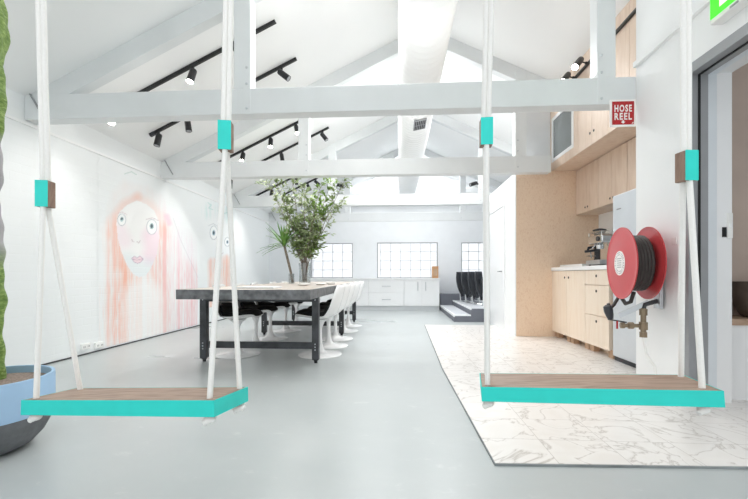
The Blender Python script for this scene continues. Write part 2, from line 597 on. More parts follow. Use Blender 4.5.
# roof trusses
def truss(y, xr, label, posts=True, zo=0, pl=-1.40, pr=1.76):
    e = bpy.data.objects.new('roof_truss', None); COL.objects.link(e); e.location = (RX, y, 2.39)
    struct(e, label)
    B(WL, xr, y - .07, y + .07, 2.39 + zo, 2.626 + zo).build('beam', 'beam_paint', e, bevel=.006)
    d = .2
    xl = WL + .02
    MB().prism([(xl, roof(xl) - d if roof(xl) - d > 2.4 else 2.6), (RX, roof(RX) - d), (RX, roof(RX) + .01), (xl, roof(xl) + .01)], 'y', y - .055, y + .055).build('rafter', 'beam_paint', e, bevel=.006)
    xe = min(3.95, xr)
    MB().prism([(xe, roof(xe) - d), (xe, roof(xe) + .01), (RX, roof(RX) + .01), (RX, roof(RX) - d)], 'y', y - .055, y + .055).build('rafter', 'beam_paint', e, bevel=.006)
    if posts:
        for s in (-1, 1):
            x = pl if s < 0 else pr
            if x > xr: continue
            p = B(x - .08, x + .08, y - .065, y + .065, 2.626 + zo, roof(x) - .05).build('post', 'beam_paint', e, bevel=.006)
            B(x + .045 * -s - .035, x + .045 * -s + .035, y - .072, y - .0655, 2.42, 2.88).build('strap', 'beam_paint', p, bevel=.002)
            m = MB()
            for zz in (2.47, 2.70, 2.85):
                m.lathe([(.001, 0), (.012, .001), (.009, .008), (.001, .009)], (x + .045 * -s, y - .072, zz), (0, -1, 0), 10)
            m.build('bolt', 'steel_brushed', p)
    st = MB().bar((-3.53, y - .075, 2.66), (-3.40, y - .075, 2.44), .008, .03, (0, 1, 0))
    st.build('strap', 'frame_grey', e)
    return e

truss(1.28, 2.079, 'white roof truss over the swings')
truss(3.58, 2.079, 'nearest white roof truss in view', zo=.03, pl=-1.45, pr=1.83)
truss(5.72, 2.18, 'white roof truss over the plywood panel')
truss(8.2, 3.95, 'third white roof truss down the hall')
truss(10.66, 3.95, 'white roof truss on top of the far partition')

# doors
e = bpy.data.objects.new('door_1', None); COL.objects.link(e); e.location = (1.75, 7.0, 0); struct(e, 'white door of the service room')
MB().box(1.735, 1.752, 6.44, 6.5, 0, 2.12).box(1.735, 1.752, 7.5, 7.56, 0, 2.12).box(1.735, 1.752, 6.5, 7.5, 2.06, 2.12).build('door_frame', 'white_gloss', e)
B(1.742, 1.752, 6.505, 7.495, .01, 2.055).build('door_leaf', 'white_gloss', e)
MB().tube([(1.742, 6.60, .98), (1.70, 6.60, .98), (1.70, 6.72, .98)], .011, 8).build('door_handle', 'frame_grey', e)

e = bpy.data.objects.new('door_2', None); COL.objects.link(e); e.location = (2.2, 2.9, 0); struct(e, 'grey framed doorway to the side room')
def dframe(name, mat, x0, x1, o):
    # jamb at far side + head, o = how far the face stands from y=2.96 / z=2.42
    MB().box(x0, x1, 2.96 - o, 2.96, 0.012, 2.42 - o).box(x0, x1, 1.5 + .06, 2.96, 2.42 - o, 2.42).build(name, mat, e)
dframe('frame', 'frame_grey', 2.072, 2.135, .07)
dframe('seal', 'seal_black', 2.1345, 2.1475, .078)
dframe('track', 'frame_grey', 2.147, 2.20, .075)
dframe('liner', 'frame_pale', 2.20, 2.262, .07)
dframe('casing', 'white_gloss', 2.262, 2.372, .06)
B(2.085, 2.10, 2.884, 2.8905, 1.15, 1.24).build('latch', 'seal_black', e)
B(2.305, 2.33, 2.892, 2.9005, 1.19, 1.26).build('strike', 'seal_black', e)

# ---------------------------------------------------------------- air duct
d = thing('air_duct', 'fat white spiral air duct running under the ridge', 'duct', (.28, 2.4, 3.5))
prof = []
y = 0.0
while y < 9.3:
    prof += [(.272, y), (.272, y + .085), (.276, y + .092), (.276, y + .103)]
    y += .11
MB().lathe(prof, (.28, 2.4, 3.5), (0, 1, 0), 40).build('pipe', 'white_paint', d, smooth=60)
g_ = thing('tmp', '', '')
bpy.data.objects.remove(g_)
an = R(-79)
gc = Vector((.28 + .28 * math.cos(an), 5.95, 3.5 + .28 * math.sin(an)))
nrm = Vector((math.cos(an), 0, math.sin(an))); tan = Vector((-math.sin(an), 0, math.cos(an)))
gr = MB().obox(gc, tan, (0, 1, 0), nrm, .095, .19, .008).build('grille', 'frame_grey', d)
m = MB()
for i in range(2):
    for k in range(6):
        m.obox(gc + Vector((0, -.085 + .17 * i, 0)) + tan * (-.07 + .028 * k) + nrm * .009, tan, (0, 1, 0), nrm, .008, .07, .003)
m.build('slot', 'dark_void', gr)
for yy in (3.5, 5.8, 8.25, 10.6):
    MB().tube([(.28 - .1, yy + .1, 3.76), (.28 - .1, yy + .1, roof(.1) + .01)], .006, 6).build('hanger', 'steel_brushed', d)

# ---------------------------------------------------------------- mural
def smooth_noise(n, seed, k):
    r = np.random.default_rng(seed).random(n)
    ker = np.hanning(k + 2)[1:-1]
    r = np.convolve(r, ker / ker.sum(), 'same')
    return (r - r.min()) / (r.max() - r.min())


def mural(name, label, y0, y1, z0, z1, res, painter, seed):
    ny, nz_ = int((y1 - y0) / res), int((z1 - z0) / res)
    ys, zs = np.linspace(y0, y1, ny + 1), np.linspace(z0, z1, nz_ + 1)
    YY, ZZ = np.meshgrid(ys, zs)
    base = np.array(lin('#eef1f2')[:3])
    img = np.ones(YY.shape + (3,)) * base
    rng = np.random.default_rng(seed)
    blk = rng.random((nz_ // 9 + 2, ny + 1))
    idx = np.arange(nz_ + 1) / 9
    i0 = idx.astype(int); fr = (idx - i0)[:, None]
    streak = blk[i0] * (1 - fr) + blk[i0 + 1] * fr
    col = smooth_noise(ny + 1, seed, 5)[None, :] * .65 + streak * .35
    th = TH
    xc = WL * math.cos(th) + YY * math.sin(th)
    zc = -WL * math.sin(th) + YY * math.cos(th)
    U = 374 + 386 * xc / zc
    V = 275 - 386 * (ZZ - .92) / zc
    img = painter(img, U, V, col, YY, ZZ)
    m = MB()
    vs = [(WL + .003, a, b) for a, b in zip(YY.ravel(), ZZ.ravel())]
    W = ny + 1
    fs = [(j * W + i, j * W + i + 1, (j + 1) * W + i + 1, (j + 1) * W + i) for j in range(nz_) for i in range(ny)]
    me = bpy.data.meshes.new(name)
    me.from_pydata(vs, [], fs)
    at = me.color_attributes.new('paint', 'FLOAT_COLOR', 'POINT')
    at.data.foreach_set('color', np.concatenate([img, np.ones(YY.shape + (1,))], -1).astype(np.float32).ravel())
    me.materials.append(M['mural_paint'])
    o = bpy.data.objects.new(name, me)
    COL.objects.link(o)
    tag(o, label, 'mural')


def seg_dist(U, V, pts):
    d = np.full(U.shape, 1e9)
    for (ax, ay), (bx, by) in zip(pts[:-1], pts[1:]):
        vx, vy = bx - ax, by - ay
        t_ = np.clip(((U - ax) * vx + (V - ay) * vy) / (vx * vx + vy * vy + 1e-9), 0, 1)
        d = np.minimum(d, np.hypot(U - ax - t_ * vx, V - ay - t_ * vy))
    return d


def inside(U, V, poly):
    r = np.zeros(U.shape, bool)
    n = len(poly)
    for i in range(n):
        (ax, ay), (bx, by) = poly[i], poly[(i + 1) % n]
        if ay == by: continue
        c = ((ay > V) != (by > V)) & (U < (bx - ax) * (V - ay) / (by - ay) + ax)
        r ^= c
    return r


def put(img, mask, hexc):
    c = np.array(lin(hexc)[:3])
    return img * (1 - mask[..., None]) + c * mask[..., None]


def stroke(img, U, V, pts, w, hexc, a, soft=.6):
    d = seg_dist(U, V, pts)
    return put(img, np.clip(1 - (d - w / 2) / soft, 0, 1) * a, hexc)


def ell(cx, cy, rx, ry, n=18):
    return [(cx + rx * math.cos(2 * math.pi * k / n), cy + ry * math.sin(2 * math.pi * k / n)) for k in range(n + 1)]


Z4 = lambda pts: [(u * .3406, 150 + v * .3406) for u, v in pts]


def face_big(img, U, V, col, YY, ZZ):
    hair = Z4([(298, 640), (298, 400), (300, 200), (318, 120), (360, 78), (400, 92), (440, 98), (480, 130), (508, 200), (530, 265), (565, 340), (590, 395), (590, 640)])
    face = Z4([(402, 148), (372, 162), (348, 184), (341, 215), (345, 260), (356, 300), (372, 338), (390, 364), (408, 374), (428, 368), (446, 340), (460, 306), (467, 260), (466, 210), (452, 178), (430, 160)])
    hin = inside(U, V, hair)
    fin = inside(U, V, face)
    low = np.clip((V - 205) / 110, 0, 1)
    drip = np.clip((347 + (120 - U) * .24 - V) / 14, 0, 1)
    st = np.clip((col - .34) * 2.0, 0, 1)
    fade = lambda pts, w, soft: np.clip(1 - (seg_dist(U, V, Z4(pts)) - w) / soft, 0, 1)
    edge = np.clip(seg_dist(U, V, hair) / 7, 0, 1)
    img = put(img, hin * ~fin * edge * (.06 + st * (.05 + .25 * low)) * (.4 + .6 * drip), '#f3b9a6')
    img = put(img, hin * ~fin * np.clip((U - 150) / 18, 0, 1) * edge * st * .30, '#ecc4d6')
    arch = [(352, 330), (338, 250), (338, 195), (362, 160), (402, 138)]
    img = put(img, fade(arch, 1, 6) * ~fin * .28, '#f4a585')
    img = put(img, fade([(402, 138), (440, 158), (468, 195), (474, 250)], 1, 6) * ~fin * .2, '#f4b49c')
    img = put(img, fade([(345, 235), (356, 330), (368, 400), (372, 620)], 7, 12) * ~fin * (.12 + .5 * st) * (.5 + .5 * drip), '#f2a585')
    img = put(img, fade([(362, 350), (395, 430), (402, 620)], 4, 9) * ~fin * (.5 * st), '#f4b091')
    img = put(img, fade([(470, 240), (462, 330), (468, 420), (472, 620)], 5, 8) * ~fin * (.12 + .5 * st), '#f1aa88')
    img = put(img, fade([(505, 300), (520, 400), (515, 620)], 18, 12) * ~fin * (.3 * st), '#e9b9d2')
    img = put(img, fade([(555, 380), (560, 620)], 12, 12) * st * .4, '#eba9a6')
    img = put(img, fade([(330, 420), (328, 620)], 8, 9) * st * .45 * drip, '#f1a68b')
    img = put(img, fade([(490, 195), (497, 215)], 1, 3) * .4, '#e8a9c4')
    img = put(img, fade([(418, 440), (430, 600)], 14, 12) * .75, '#f3f4f4')
    img = put(img, fin * .65, '#f6f4f3')
    img = put(img, fade([(446, 255), (452, 290), (446, 310)], 5, 9) * fin * .5, '#f0cadb')
    img = put(img, fade([(362, 265), (350, 240)], 4, 8) * fin * .3, '#f0cadb')
    img = put(img, fade([(375, 330), (405, 358), (435, 345)], 5, 9) * fin * .28, '#c4dce4')
    S = lambda pts, w, c, a, soft=.45: stroke(img, U, V, Z4(pts), w, c, a, soft)
    img = S(face + [face[0]], .2, '#cf9690', .55)
    img = S([(508, 200), (530, 265), (565, 340), (590, 395)], .1, '#b6a3b0', .35)
    img = S([(365, 70), (385, 64), (400, 72)], .3, '#7fae9e', .5)
    for cx, cy, rx, ry in ((357, 205, 12, 17), (445, 226, 15, 22)):
        img = put(img, inside(U, V, Z4(ell(cx, cy, rx, ry))) * .8, '#f7f9f9')
        img = S(ell(cx, cy, rx, ry), .1, '#8d98a6', .7)
        img = put(img, inside(U, V, Z4(ell(cx, cy - 2, rx * .42, ry * .42))) * .6, '#7fb0b4')
        img = put(img, inside(U, V, Z4(ell(cx, cy - 3, rx * .26, ry * .28))) * .9, '#2f4650')
    img = S([(345, 186), (358, 182), (372, 190)], .1, '#b98f9a', .5)
    img = S([(428, 204), (447, 199), (466, 208)], .1, '#9f7c90', .6)
    img = S([(386, 262), (389, 269), (394, 270)], .15, '#9c7d88', .6)
    img = S([(401, 269), (407, 273), (411, 266)], .15, '#9c7d88', .6)
    img = put(img, inside(U, V, Z4([(386, 318), (394, 312), (402, 317), (410, 311), (420, 320), (412, 330), (403, 333), (393, 329)])) * .5, '#efc0ce')
    img = S([(386, 318), (394, 312), (402, 317), (410, 311), (420, 320), (412, 330), (403, 333), (393, 329), (386, 318)], .1, '#9a7aa0', .7)
    img = S([(388, 320), (402, 323), (418, 320)], .1, '#9a7aa0', .6)
    return img


def face_small(img, U, V, col, YY, ZZ):
    st = np.clip((col - .35) * 2.2, 0, 1)
    fade = lambda pts, w, soft: np.clip(1 - (seg_dist(U, V, Z4(pts)) - w) / soft, 0, 1)
    low = np.clip((V - 246) / 15, 0, 1)
    img = put(img, fade([(625, 330), (626, 420), (628, 470)], 3.5, 3) * low * (.2 + .5 * st), '#f2a582')
    img = put(img, fade([(645, 360), (646, 470)], 3, 3) * low * (.4 * st), '#f4bda2')
    img = put(img, fade([(664, 320), (666, 470)], 3, 3) * low * (.2 + .5 * st), '#f1a987')
    img = put(img, fade([(612, 180), (640, 170), (668, 190)], 4, 7) * .35 * st, '#a9d9d4')
    S = lambda pts, w, c, a, soft=.45: stroke(img, U, V, Z4(pts), w, c, a, soft)
    img = S([(610, 155), (620, 162), (612, 170), (625, 175)], .2, '#79c3bb', .5)
    img = S([(640, 178), (652, 172), (648, 188), (668, 184)], .2, '#79c3bb', .5)
    for cx, cy, rx, ry in ((627, 243, 11, 20), (667, 270, 8, 13)):
        img = put(img, inside(U, V, Z4(ell(cx, cy, rx, ry))) * .8, '#f6f8f8')
        img = S(ell(cx, cy, rx, ry), .1, '#8390a0', .7)
        img = put(img, inside(U, V, Z4(ell(cx, cy, rx * .42, ry * .42))) * .7, '#6f9fb4')
        img = put(img, inside(U, V, Z4(ell(cx, cy, rx * .22, ry * .25))), '#2f4652')
    img = S([(640, 300), (648, 306), (655, 302)], .1, '#b08a94', .5)
    img = S([(612, 222), (626, 216), (640, 226)], .1, '#8b8f9c', .5)
    return img


mural('wall_mural', 'large painted face with long peach hair on the white brick wall', 4.42, 6.75, .03, 2.36, .011, face_big, 3)
mural('wall_mural', 'smaller painted face with blue eyes on the wall behind the dark table', 6.85, 8.9, .3, 2.36, .014, face_small, 5)

# power outlets at the foot of the mural wall
for (yy, zz), lb in (((4.22, .10), 'white double power outlet low on the brick wall, the one nearer the cactus pot'), ((4.42, .08), 'small white socket low on the brick wall, the one nearer the peach mural')):
    o = thing('power_outlet', lb, 'outlet', (WL, yy, zz), group='outlets on the brick wall')
    B(WL, WL + .03, yy - .06, yy + .06, zz - .035, zz + .035).build('plate', 'white_plastic', o, bevel=.005)
    for k in (-.03, .03):
        m = MB()
        m.box(WL + .03, WL + .033, yy + k - .012, yy + k - .007, zz - .012, zz + .008).box(WL + .03, WL + .033, yy + k + .007, yy + k + .012, zz - .012, zz + .008)
        m.build('socket', 'print_grey', o)

# ---------------------------------------------------------------- kitchen
struct_p = tag(B(1.75, 2.933, 5.85, 5.871, .012, 2.45).build('plywood_panel', 'ply_panel'), 'tall plywood end panel closing the kitchen alcove', 'panel')
tag(B(1.738, 1.7505, 5.845, 5.872, .012, 2.452).build('corner_strip', 'white_paint'), 'thin white corner strip on the edge of the plywood panel', 'strip')

XF = 2.27
def holes(m, x, y, z, r=.016):
    m.lathe([(.001, 0), (r, 0), (r, .0025), (.001, .0025)], (x, y, z), (-1, 0, 0), 14)

def base_unit(label, y0, y1, kind):
    u = thing('base_cabinet', label, 'cabinet', (XF + .3, (y0 + y1) / 2, .012), group='plywood base cabinets')
    B(XF + .02, 2.93, y0 + .001, y1 - .001, .11, .978).build('carcass', 'ply_pale', u)
    if kind == 'door':
        dd = B(XF, XF + .019, y0 + .003, y1 - .003, .10, .974).build('door', 'ply_pale', u, bevel=.0015)
        h = MB(); holes(h, XF, (y0 + .06) if label.startswith('left') else (y1 - .06), .885); h.build('finger_hole', 'dark_void', dd)
    else:
        for z0, z1 in ((.10, .452), (.458, .80), (.806, .974)):
            dd = B(XF, XF + .019, y0 + .003, y1 - .003, z0, z1).build('drawer', 'ply_pale', u, bevel=.0015)
            h = MB(); holes(h, XF, (y0 + y1) / 2, z1 - .065); h.build('finger_hole', 'dark_void', dd)
    for yy in (y0 + .06, y1 - .06):
        B(XF + .05, XF + .12, yy - .045, yy + .045, .012, .11).build('foot', 'timber_leg', u)
    B(XF + .16, XF + .175, y0 + .001, y1 - .001, .012, .11).build('plinth', 'ply_pale', u)

base_unit('left plywood base cabinet with one door, against the plywood panel', 5.36, 5.85, 'door')
base_unit('middle plywood base cabinet with one door', 4.845, 5.36, 'door')
base_unit('plywood drawer cabinet of three drawers beside the fridge', 4.31, 4.845, 'drawers')
tag(B(XF - .015, 2.933, 4.305, 5.848, .98, 1.03).build('worktop', 'white_gloss', bevel=.004), 'white worktop over the plywood base cabinets', 'worktop')
tr = thing('tray', 'low white draining tray lying on the kitchen worktop', 'tray', (2.55, 5.45, 1.03))
B(2.36, 2.86, 5.12, 5.80, 1.03, 1.04).build('base', 'white_plastic', tr)
MB().box(2.36, 2.375, 5.12, 5.8, 1.04, 1.065).box(2.845, 2.86, 5.12, 5.8, 1.04, 1.065).box(2.375, 2.845, 5.12, 5.135, 1.04, 1.065).box(2.375, 2.845, 5.785, 5.8, 1.04, 1.065).build('rim', 'white_plastic', tr)

# espresso machine and grinder
x, y, z = 2.62, 4.93, 1.03
em = thing('espresso_machine', 'chrome espresso machine on the worktop behind the hose reel', 'coffee machine', (x, y, z))
MB().box(x - .05, x + .2, y - .17, y + .17, z + .02, z + .36).build('body', 'chrome', em, bevel=.02)
MB().box(x - .22, x - .05, y - .17, y + .17, z + .02, z + .075).build('drip_tray', 'steel_brushed', em, bevel=.006)
MB().box(x - .2, x - .05, y - .17, y + .17, z + .28, z + .38).build('head_housing', 'chrome', em, bevel=.02)
MB().lathe([(.04, 0), (.045, .05), (.03, .07)], (x - .13, y, z + .21), (0, 0, 1), 16).build('group_head', 'chrome', em)
MB().tube([(x - .15, y, z + .2), (x - .30, y + .02, z + .18)], .015, 8).build('portafilter', 'black_plastic', em)
MB().tube([(x - .12, y + .12, z + .28), (x - .18, y + .14, z + .2), (x - .17, y + .13, z + .1)], .006, 6).build('steam_wand', 'chrome', em)
MB().lathe([(.03, 0), (.03, .012), (.001, .012)], (x - .2, y - .09, z + .33), (-1, 0, 0), 16).build('gauge', 'black_plastic', em)
for k in range(4):
    MB().tube([(x - .18 + .11 * k, y - .15 if k % 2 else y + .15, z), (x - .18 + .11 * k, y - .15 if k % 2 else y + .15, z + .022)], .014, 8).build('foot', 'black_plastic', em)
m = MB().tube([(x - .19, y - .15, z + .42), (x - .19, y + .15, z + .42), (x + .18, y + .15, z + .42), (x + .18, y - .15, z + .42), (x - .19, y - .15, z + .42)], .005, 6)
for px_, py_ in ((-.19, -.15), (-.19, .15), (.18, .15), (.18, -.15)):
    m.tube([(x + px_, y + py_, z + .35), (x + px_, y + py_, z + .42)], .005, 6)
m.build('cup_rail', 'chrome', em)
y = 5.28
cg = thing('coffee_grinder', 'black coffee grinder with a clear hopper next to the espresso machine', 'grinder', (2.66, y, z))
tag(cg)
MB().lathe([(.085, .04), (.08, .06), (.06, .1), (.062, .3), (.075, .34)], (2.66, y, z + .01), (0, 0, 1), 20).build('body', 'black_plastic', cg, smooth=40)
MB().box(2.55, 2.77, y - .09, y + .09, z + .03, z + .055).build('base', 'steel_brushed', cg, bevel=.005)
MB().lathe([(.045, 0), (.075, .12), (.07, .125), (.04, .003)], (2.66, y, z + .35), (0, 0, 1), 20, closed=True).build('hopper', 'vase_glass', cg, smooth=40)
MB().lathe([(.08, 0), (.08, .015), (.03, .03), (.001, .032)], (2.66, y, z + .475), (0, 0, 1), 20).build('lid', 'black_plastic', cg, smooth=40)
MB().tube([(2.60, y, z + .26), (2.52, y, z + .25), (2.51, y, z + .2)], .018, 8).build('spout', 'black_plastic', cg)
MB().bar((2.60, y, z + .14), (2.50, y, z + .14), .05, .01).build('fork', 'chrome', cg)

for k, v_ in enumerate(cg.children):
    if v_.name.startswith('base'):
        for vv in v_.data.vertices:
            vv.co.z -= .03
# low wall cupboards (two doors each)
def low_upper(label, y0, y1):
    u = thing('wall_cupboard', label, 'cupboard', (2.77, (y0 + y1) / 2, 1.80), group='low plywood wall cupboards')
    B(2.63, 2.93, y0 + .001, y1 - .001, 1.80, 2.445).build('carcass', 'ply_cabinet', u)
    ym = (y0 + y1) / 2
    for a, b, hy in ((y0, ym, ym - .035), (ym, y1, ym + .035)):
        dd = B(2.61, 2.629, a + .002, b - .002, 1.80, 2.443).build('door', 'ply_cabinet', u, bevel=.0015)
        h = MB(); holes(h, 2.61, hy, 1.865, .014); h.build('finger_hole', 'dark_void', dd)
low_upper('low plywood wall cupboard against the plywood panel', 5.22, 5.845)
low_upper('low plywood wall cupboard above the espresso machine', 4.58, 5.215)
low_upper('low plywood wall cupboard above the fridge', 3.72, 4.575)

# tall top cupboards up to the sloping ceiling
def top_upper(label, y0, y1, doors):
    u = thing('top_cupboard', label, 'cupboard', (2.6, (y0 + y1) / 2, 2.452), group='top plywood cupboards under the ceiling')
    MB().prism([(XF + .02, 2.452), (2.93, 2.452), (2.93, roof(2.93) - .004), (XF + .02, roof(XF + .02) - .004)], 'y', y0 + .001, y1 - .001).build('carcass', 'ply_cabinet', u)
    zt = roof(XF) - .05
    if doors == 'glass':
        dd = MB().box(XF, XF + .019, y0 + .003, y0 + .12, 2.452, zt).box(XF, XF + .019, y1 - .11, y1 - .003, 2.452, zt).box(XF, XF + .019, y0 + .12, y1 - .11, 2.452, 2.575).box(XF, XF + .019, y0 + .12, y1 - .11, 3.22, zt).build('door', 'ply_cabinet', u)
        a, b, c_, d_ = y0 + .12, y1 - .11, 2.575, 3.22
        MB().box(XF - .008, XF + .019, a, a + .045, c_, d_).box(XF - .008, XF + .019, b - .045, b, c_, d_).box(XF - .008, XF + .019, a + .045, b - .045, c_, c_ + .045).box(XF - .008, XF + .019, a + .045, b - .045, d_ - .045, d_).build('glass_frame', 'white_gloss', dd)
        B(XF + .004, XF + .01, a + .045, b - .045, c_ + .045, d_ - .045).build('pane', 'glass_dark', dd)
    else:
        ym = (y0 + y1) / 2
        for a, b, hy in ((y0, ym, ym - .045), (ym, y1, ym + .045)):
            dd = B(XF, XF + .019, a + .002, b - .002, 2.452, zt).build('door', 'ply_cabinet', u, bevel=.0015)
            h = MB(); holes(h, XF, hy, 2.60, .016); h.build('finger_hole', 'dark_void', dd)
top_upper('top plywood cupboard with a dark glass door framed in white', 5.03, 5.965, 'glass')
top_upper('top plywood cupboard with two finger-hole doors beside the glass door', 4.33, 5.028, 'pair')
top_upper('top plywood cupboard next to the hose reel sign', 3.56, 4.328, 'pair')

# fridge
fr = thing('fridge', 'tall pale steel fridge behind the hose reel', 'fridge', (2.6, 3.96, .012))
B(2.34, 2.93, 3.66, 4.28, .012, 1.765).build('body', 'fridge_steel', fr, bevel=.01)
for z0, z1 in ((.06, .93), (.94, 1.76)):
    dd = B(2.29, 2.336, 3.662, 4.278, z0, z1).build('door', 'fridge_steel', fr, bevel=.01)
    MB().tube([(2.285, 3.72, z0 + .1 if z0 > .5 else z1 - .35), (2.255, 3.72, z0 + .12 if z0 > .5 else z1 - .33), (2.255, 3.72, z0 + .45 if z0 > .5 else z1 - .12), (2.285, 3.72, z0 + .47 if z0 > .5 else z1 - .1)], .009, 8).build('handle', 'steel_brushed', dd)
    if z0 > .5:
        B(2.288, 2.29, 4.12, 4.2, 1.60, 1.612).build('nameplate', 'print_grey', dd)
B(2.31, 2.338, 3.665, 4.275, .013, .055).build('vent', 'black_plastic', fr)

# ---------------------------------------------------------------- hose reel
hy_, hz = 3.19, 1.015
hr = thing('hose_reel', 'red fire hose reel with black hose mounted on the white wall', 'hose reel', (2.04, hy_, hz), R(-8))
def disc(xf, name, r=.287):
    # dished disc facing -X
    pr = [(.02, .010), (.10, .010), (.13, .007), (.24, .001), (.275, .0), (r, .006), (r, .014), (.272, .010), (.24, .011), (.13, .017), (.10, .02), (.02, .02)]
    return MB().lathe(pr, (xf, hy_, hz), (-1, 0, 0), 56, closed=True).build(name, 'red_paint', hr, smooth=40)
front = disc(1.80, 'front_disc')
MB().lathe([(.001, 0), (.098, 0), (.098, .003), (.001, .003)], (1.78, hy_, hz), (-1, 0, 0), 40).build('label_plate', 'paper', front)
m = MB()
for k in range(26):
    a = 2 * math.pi * k / 26
    for rr0, ln in ((.084, .008), (.068, .006)):
        c = Vector((1.7765, hy_ + rr0 * math.cos(a), hz + rr0 * math.sin(a)))
        m.obox(c, (1, 0, 0), (0, math.cos(a), math.sin(a)), (0, -math.sin(a), math.cos(a)), .0004, ln / 2, .0055 if k % 4 else .002)
for k in range(5):
    m.box(1.7761, 1.7768, hy_ - .04, hy_ + .04, hz - .035 + k * .017, hz - .029 + k * .017)
m.build('printing', 'print_grey', front)
MB().box(1.7955, 1.797, hy_ - .01 + .16, hy_ + .03 + .16, hz + .1, hz + .14).build('sticker', 'paper', front)
back = disc(1.985, 'back_disc')
MB().tube([(2.068, hy_, hz), (1.785, hy_, hz)], .022, 12).build('axle', 'steel_dark', hr)
hp = []
for lay, (rad, n_) in enumerate(((.155, 6), (.183, 6), (.208, 5))):
    for i in range(n_ * 20 + 1):
        a = 2 * math.pi * i / 20
        f = i / (n_ * 20)
        f = f if lay % 2 == 0 else 1 - f
        hp.append((1.826 + f * .112, hy_ + rad * math.cos(a), hz + rad * math.sin(a)))
hp += [(1.86, hy_ + .17, hz - .2), (1.85, hy_ + .14, hz - .29), (1.85, hy_ + .07, hz - .33), (1.86, hy_ + .0, hz - .31), (1.87, hy_ - .03, hz - .23)]
MB().tube(hp, .0155, 8).build('hose', 'hose_rubber', hr, smooth=60)
MB().lathe([(.14, .02), (.14, .16)], (1.985, hy_, hz), (-1, 0, 0), 32).build('drum', 'hose_rubber', hr)
# bracket, valve, nozzle
MB().box(2.045, 2.068, hy_ - .05, hy_ + .05, hz - .36, hz + .05).build('bracket', 'steel_brushed', hr, bevel=.003)
MB().bar((1.99, hy_, hz - .31), (1.78, hy_ + .02, hz - .425), .012, .04).build('guide_arm', 'steel_brushed', hr)
MB().tube([(2.05, hy_, hz - .30), (1.96, hy_, hz - .33), (1.95, hy_, hz - .38)], .018, 10).build('supply_pipe', 'steel_dark', hr)
vl = MB().tube([(1.95, hy_, hz - .36), (1.95, hy_, hz - .59)], .02, 12).lathe([(.03, -.025), (.03, .025)], (1.95, hy_, hz - .39), (0, 0, 1), 8).lathe([(.032, -.03), (.032, .03)], (1.95, hy_, hz - .50), (0, 0, 1), 8).lathe([(.028, -.02), (.028, .02)], (1.95, hy_, hz - .57), (0, 0, 1), 8).tube([(1.95, hy_, hz - .50), (1.80, hy_, hz - .50)], .015, 10).lathe([(.027, -.018), (.027, .018)], (1.86, hy_, hz - .50), (1, 0, 0), 8).lathe([(.024, -.014), (.024, .014)], (1.80, hy_, hz - .50), (1, 0, 0), 8).build('valve', 'brass', hr)
MB().bar((1.83, hy_, hz - .475), (1.70, hy_ + .02, hz - .455), .010, .010).build('lever_arm', 'steel_dark', vl)
MB().tube([(1.765, hy_ + .01, hz - .465), (1.765, hy_ + .01, hz - .53)], .007, 6).build('lever', 'lever_red', vl)
MB().lathe([(.012, 0), (.03, .01), (.034, .05), (.028, .09), (.02, .12)], (1.70, hy_ + .04, hz - .34), (.25, 0, -1), 12).build('nozzle', 'black_plastic', hr)
MB().tube([(1.84, hy_ + .1, hz - .22), (1.76, hy_ + .06, hz - .34), (1.73, hy_ + .05, hz - .37), (1.71, hy_ + .04, hz - .33)], .013, 8).build('nozzle_hose', 'hose_rubber', hr, smooth=60)
MB().tube([(1.95, hy_, hz - .59), (1.97, hy_, hz - .72), (2.03, hy_, hz - .82), (2.05, hy_, hz - 1.0)], .010, 8).build('drain_pipe', 'white_plastic', hr)

# signs
def text_mesh(s, size, bold=.0):
    cu = bpy.data.curves.new('txt', 'FONT')
    cu.body = s
    cu.size = size
    cu.align_x = 'CENTER'
    cu.offset = bold
    cu.extrude = .0006
    cu.space_character = 1.25
    cu.resolution_u = 3
    o = bpy.data.objects.new('txt', cu)
    COL.objects.link(o)
    dg = bpy.context.evaluated_depsgraph_get()
    me = bpy.data.meshes.new_from_object(o.evaluated_get(dg))
    vs = [tuple(v_.co) for v_ in me.vertices]
    fs = [tuple(p.vertices) for p in me.polygons]
    bpy.data.objects.remove(o)
    return vs, fs

sg = thing('hose_reel_sign', 'red and white sign reading HOSE REEL fixed to the big beam by the wall corner', 'sign', (1.96, 3.50, 2.33))
B(1.852, 2.068, 3.497, 3.5095, 2.215, 2.452).build('board', 'paper', sg, bevel=.002)
B(1.868, 2.052, 3.4955, 3.497, 2.233, 2.435).build('panel', 'sign_red', sg)
m = MB()
for s_, zz in (('HOSE', 2.346), ('REEL', 2.276)):
    vs, fs = text_mesh(s_, .082, .0024)
    x0_, x1_ = min(v_[0] for v_ in vs), max(v_[0] for v_ in vs)
    k_ = .146 / (x1_ - x0_)
    m.add([(1.96 + (v_[0] - (x0_ + x1_) / 2) * k_, 3.4948 - v_[2], zz + v_[1]) for v_ in vs], fs)
m.prism([(1.96, 2.270), (1.951, 2.266), (1.951, 2.256), (1.941, 2.256), (1.96, 2.239), (1.979, 2.256), (1.969, 2.256), (1.969, 2.266)], 'y', 3.4942, 3.4955)
m.prism([(2.03, 2.24), (2.046, 2.24), (2.046, 2.256)], 'y', 3.4942, 3.4955)
m.build('lettering', 'paper', sg)

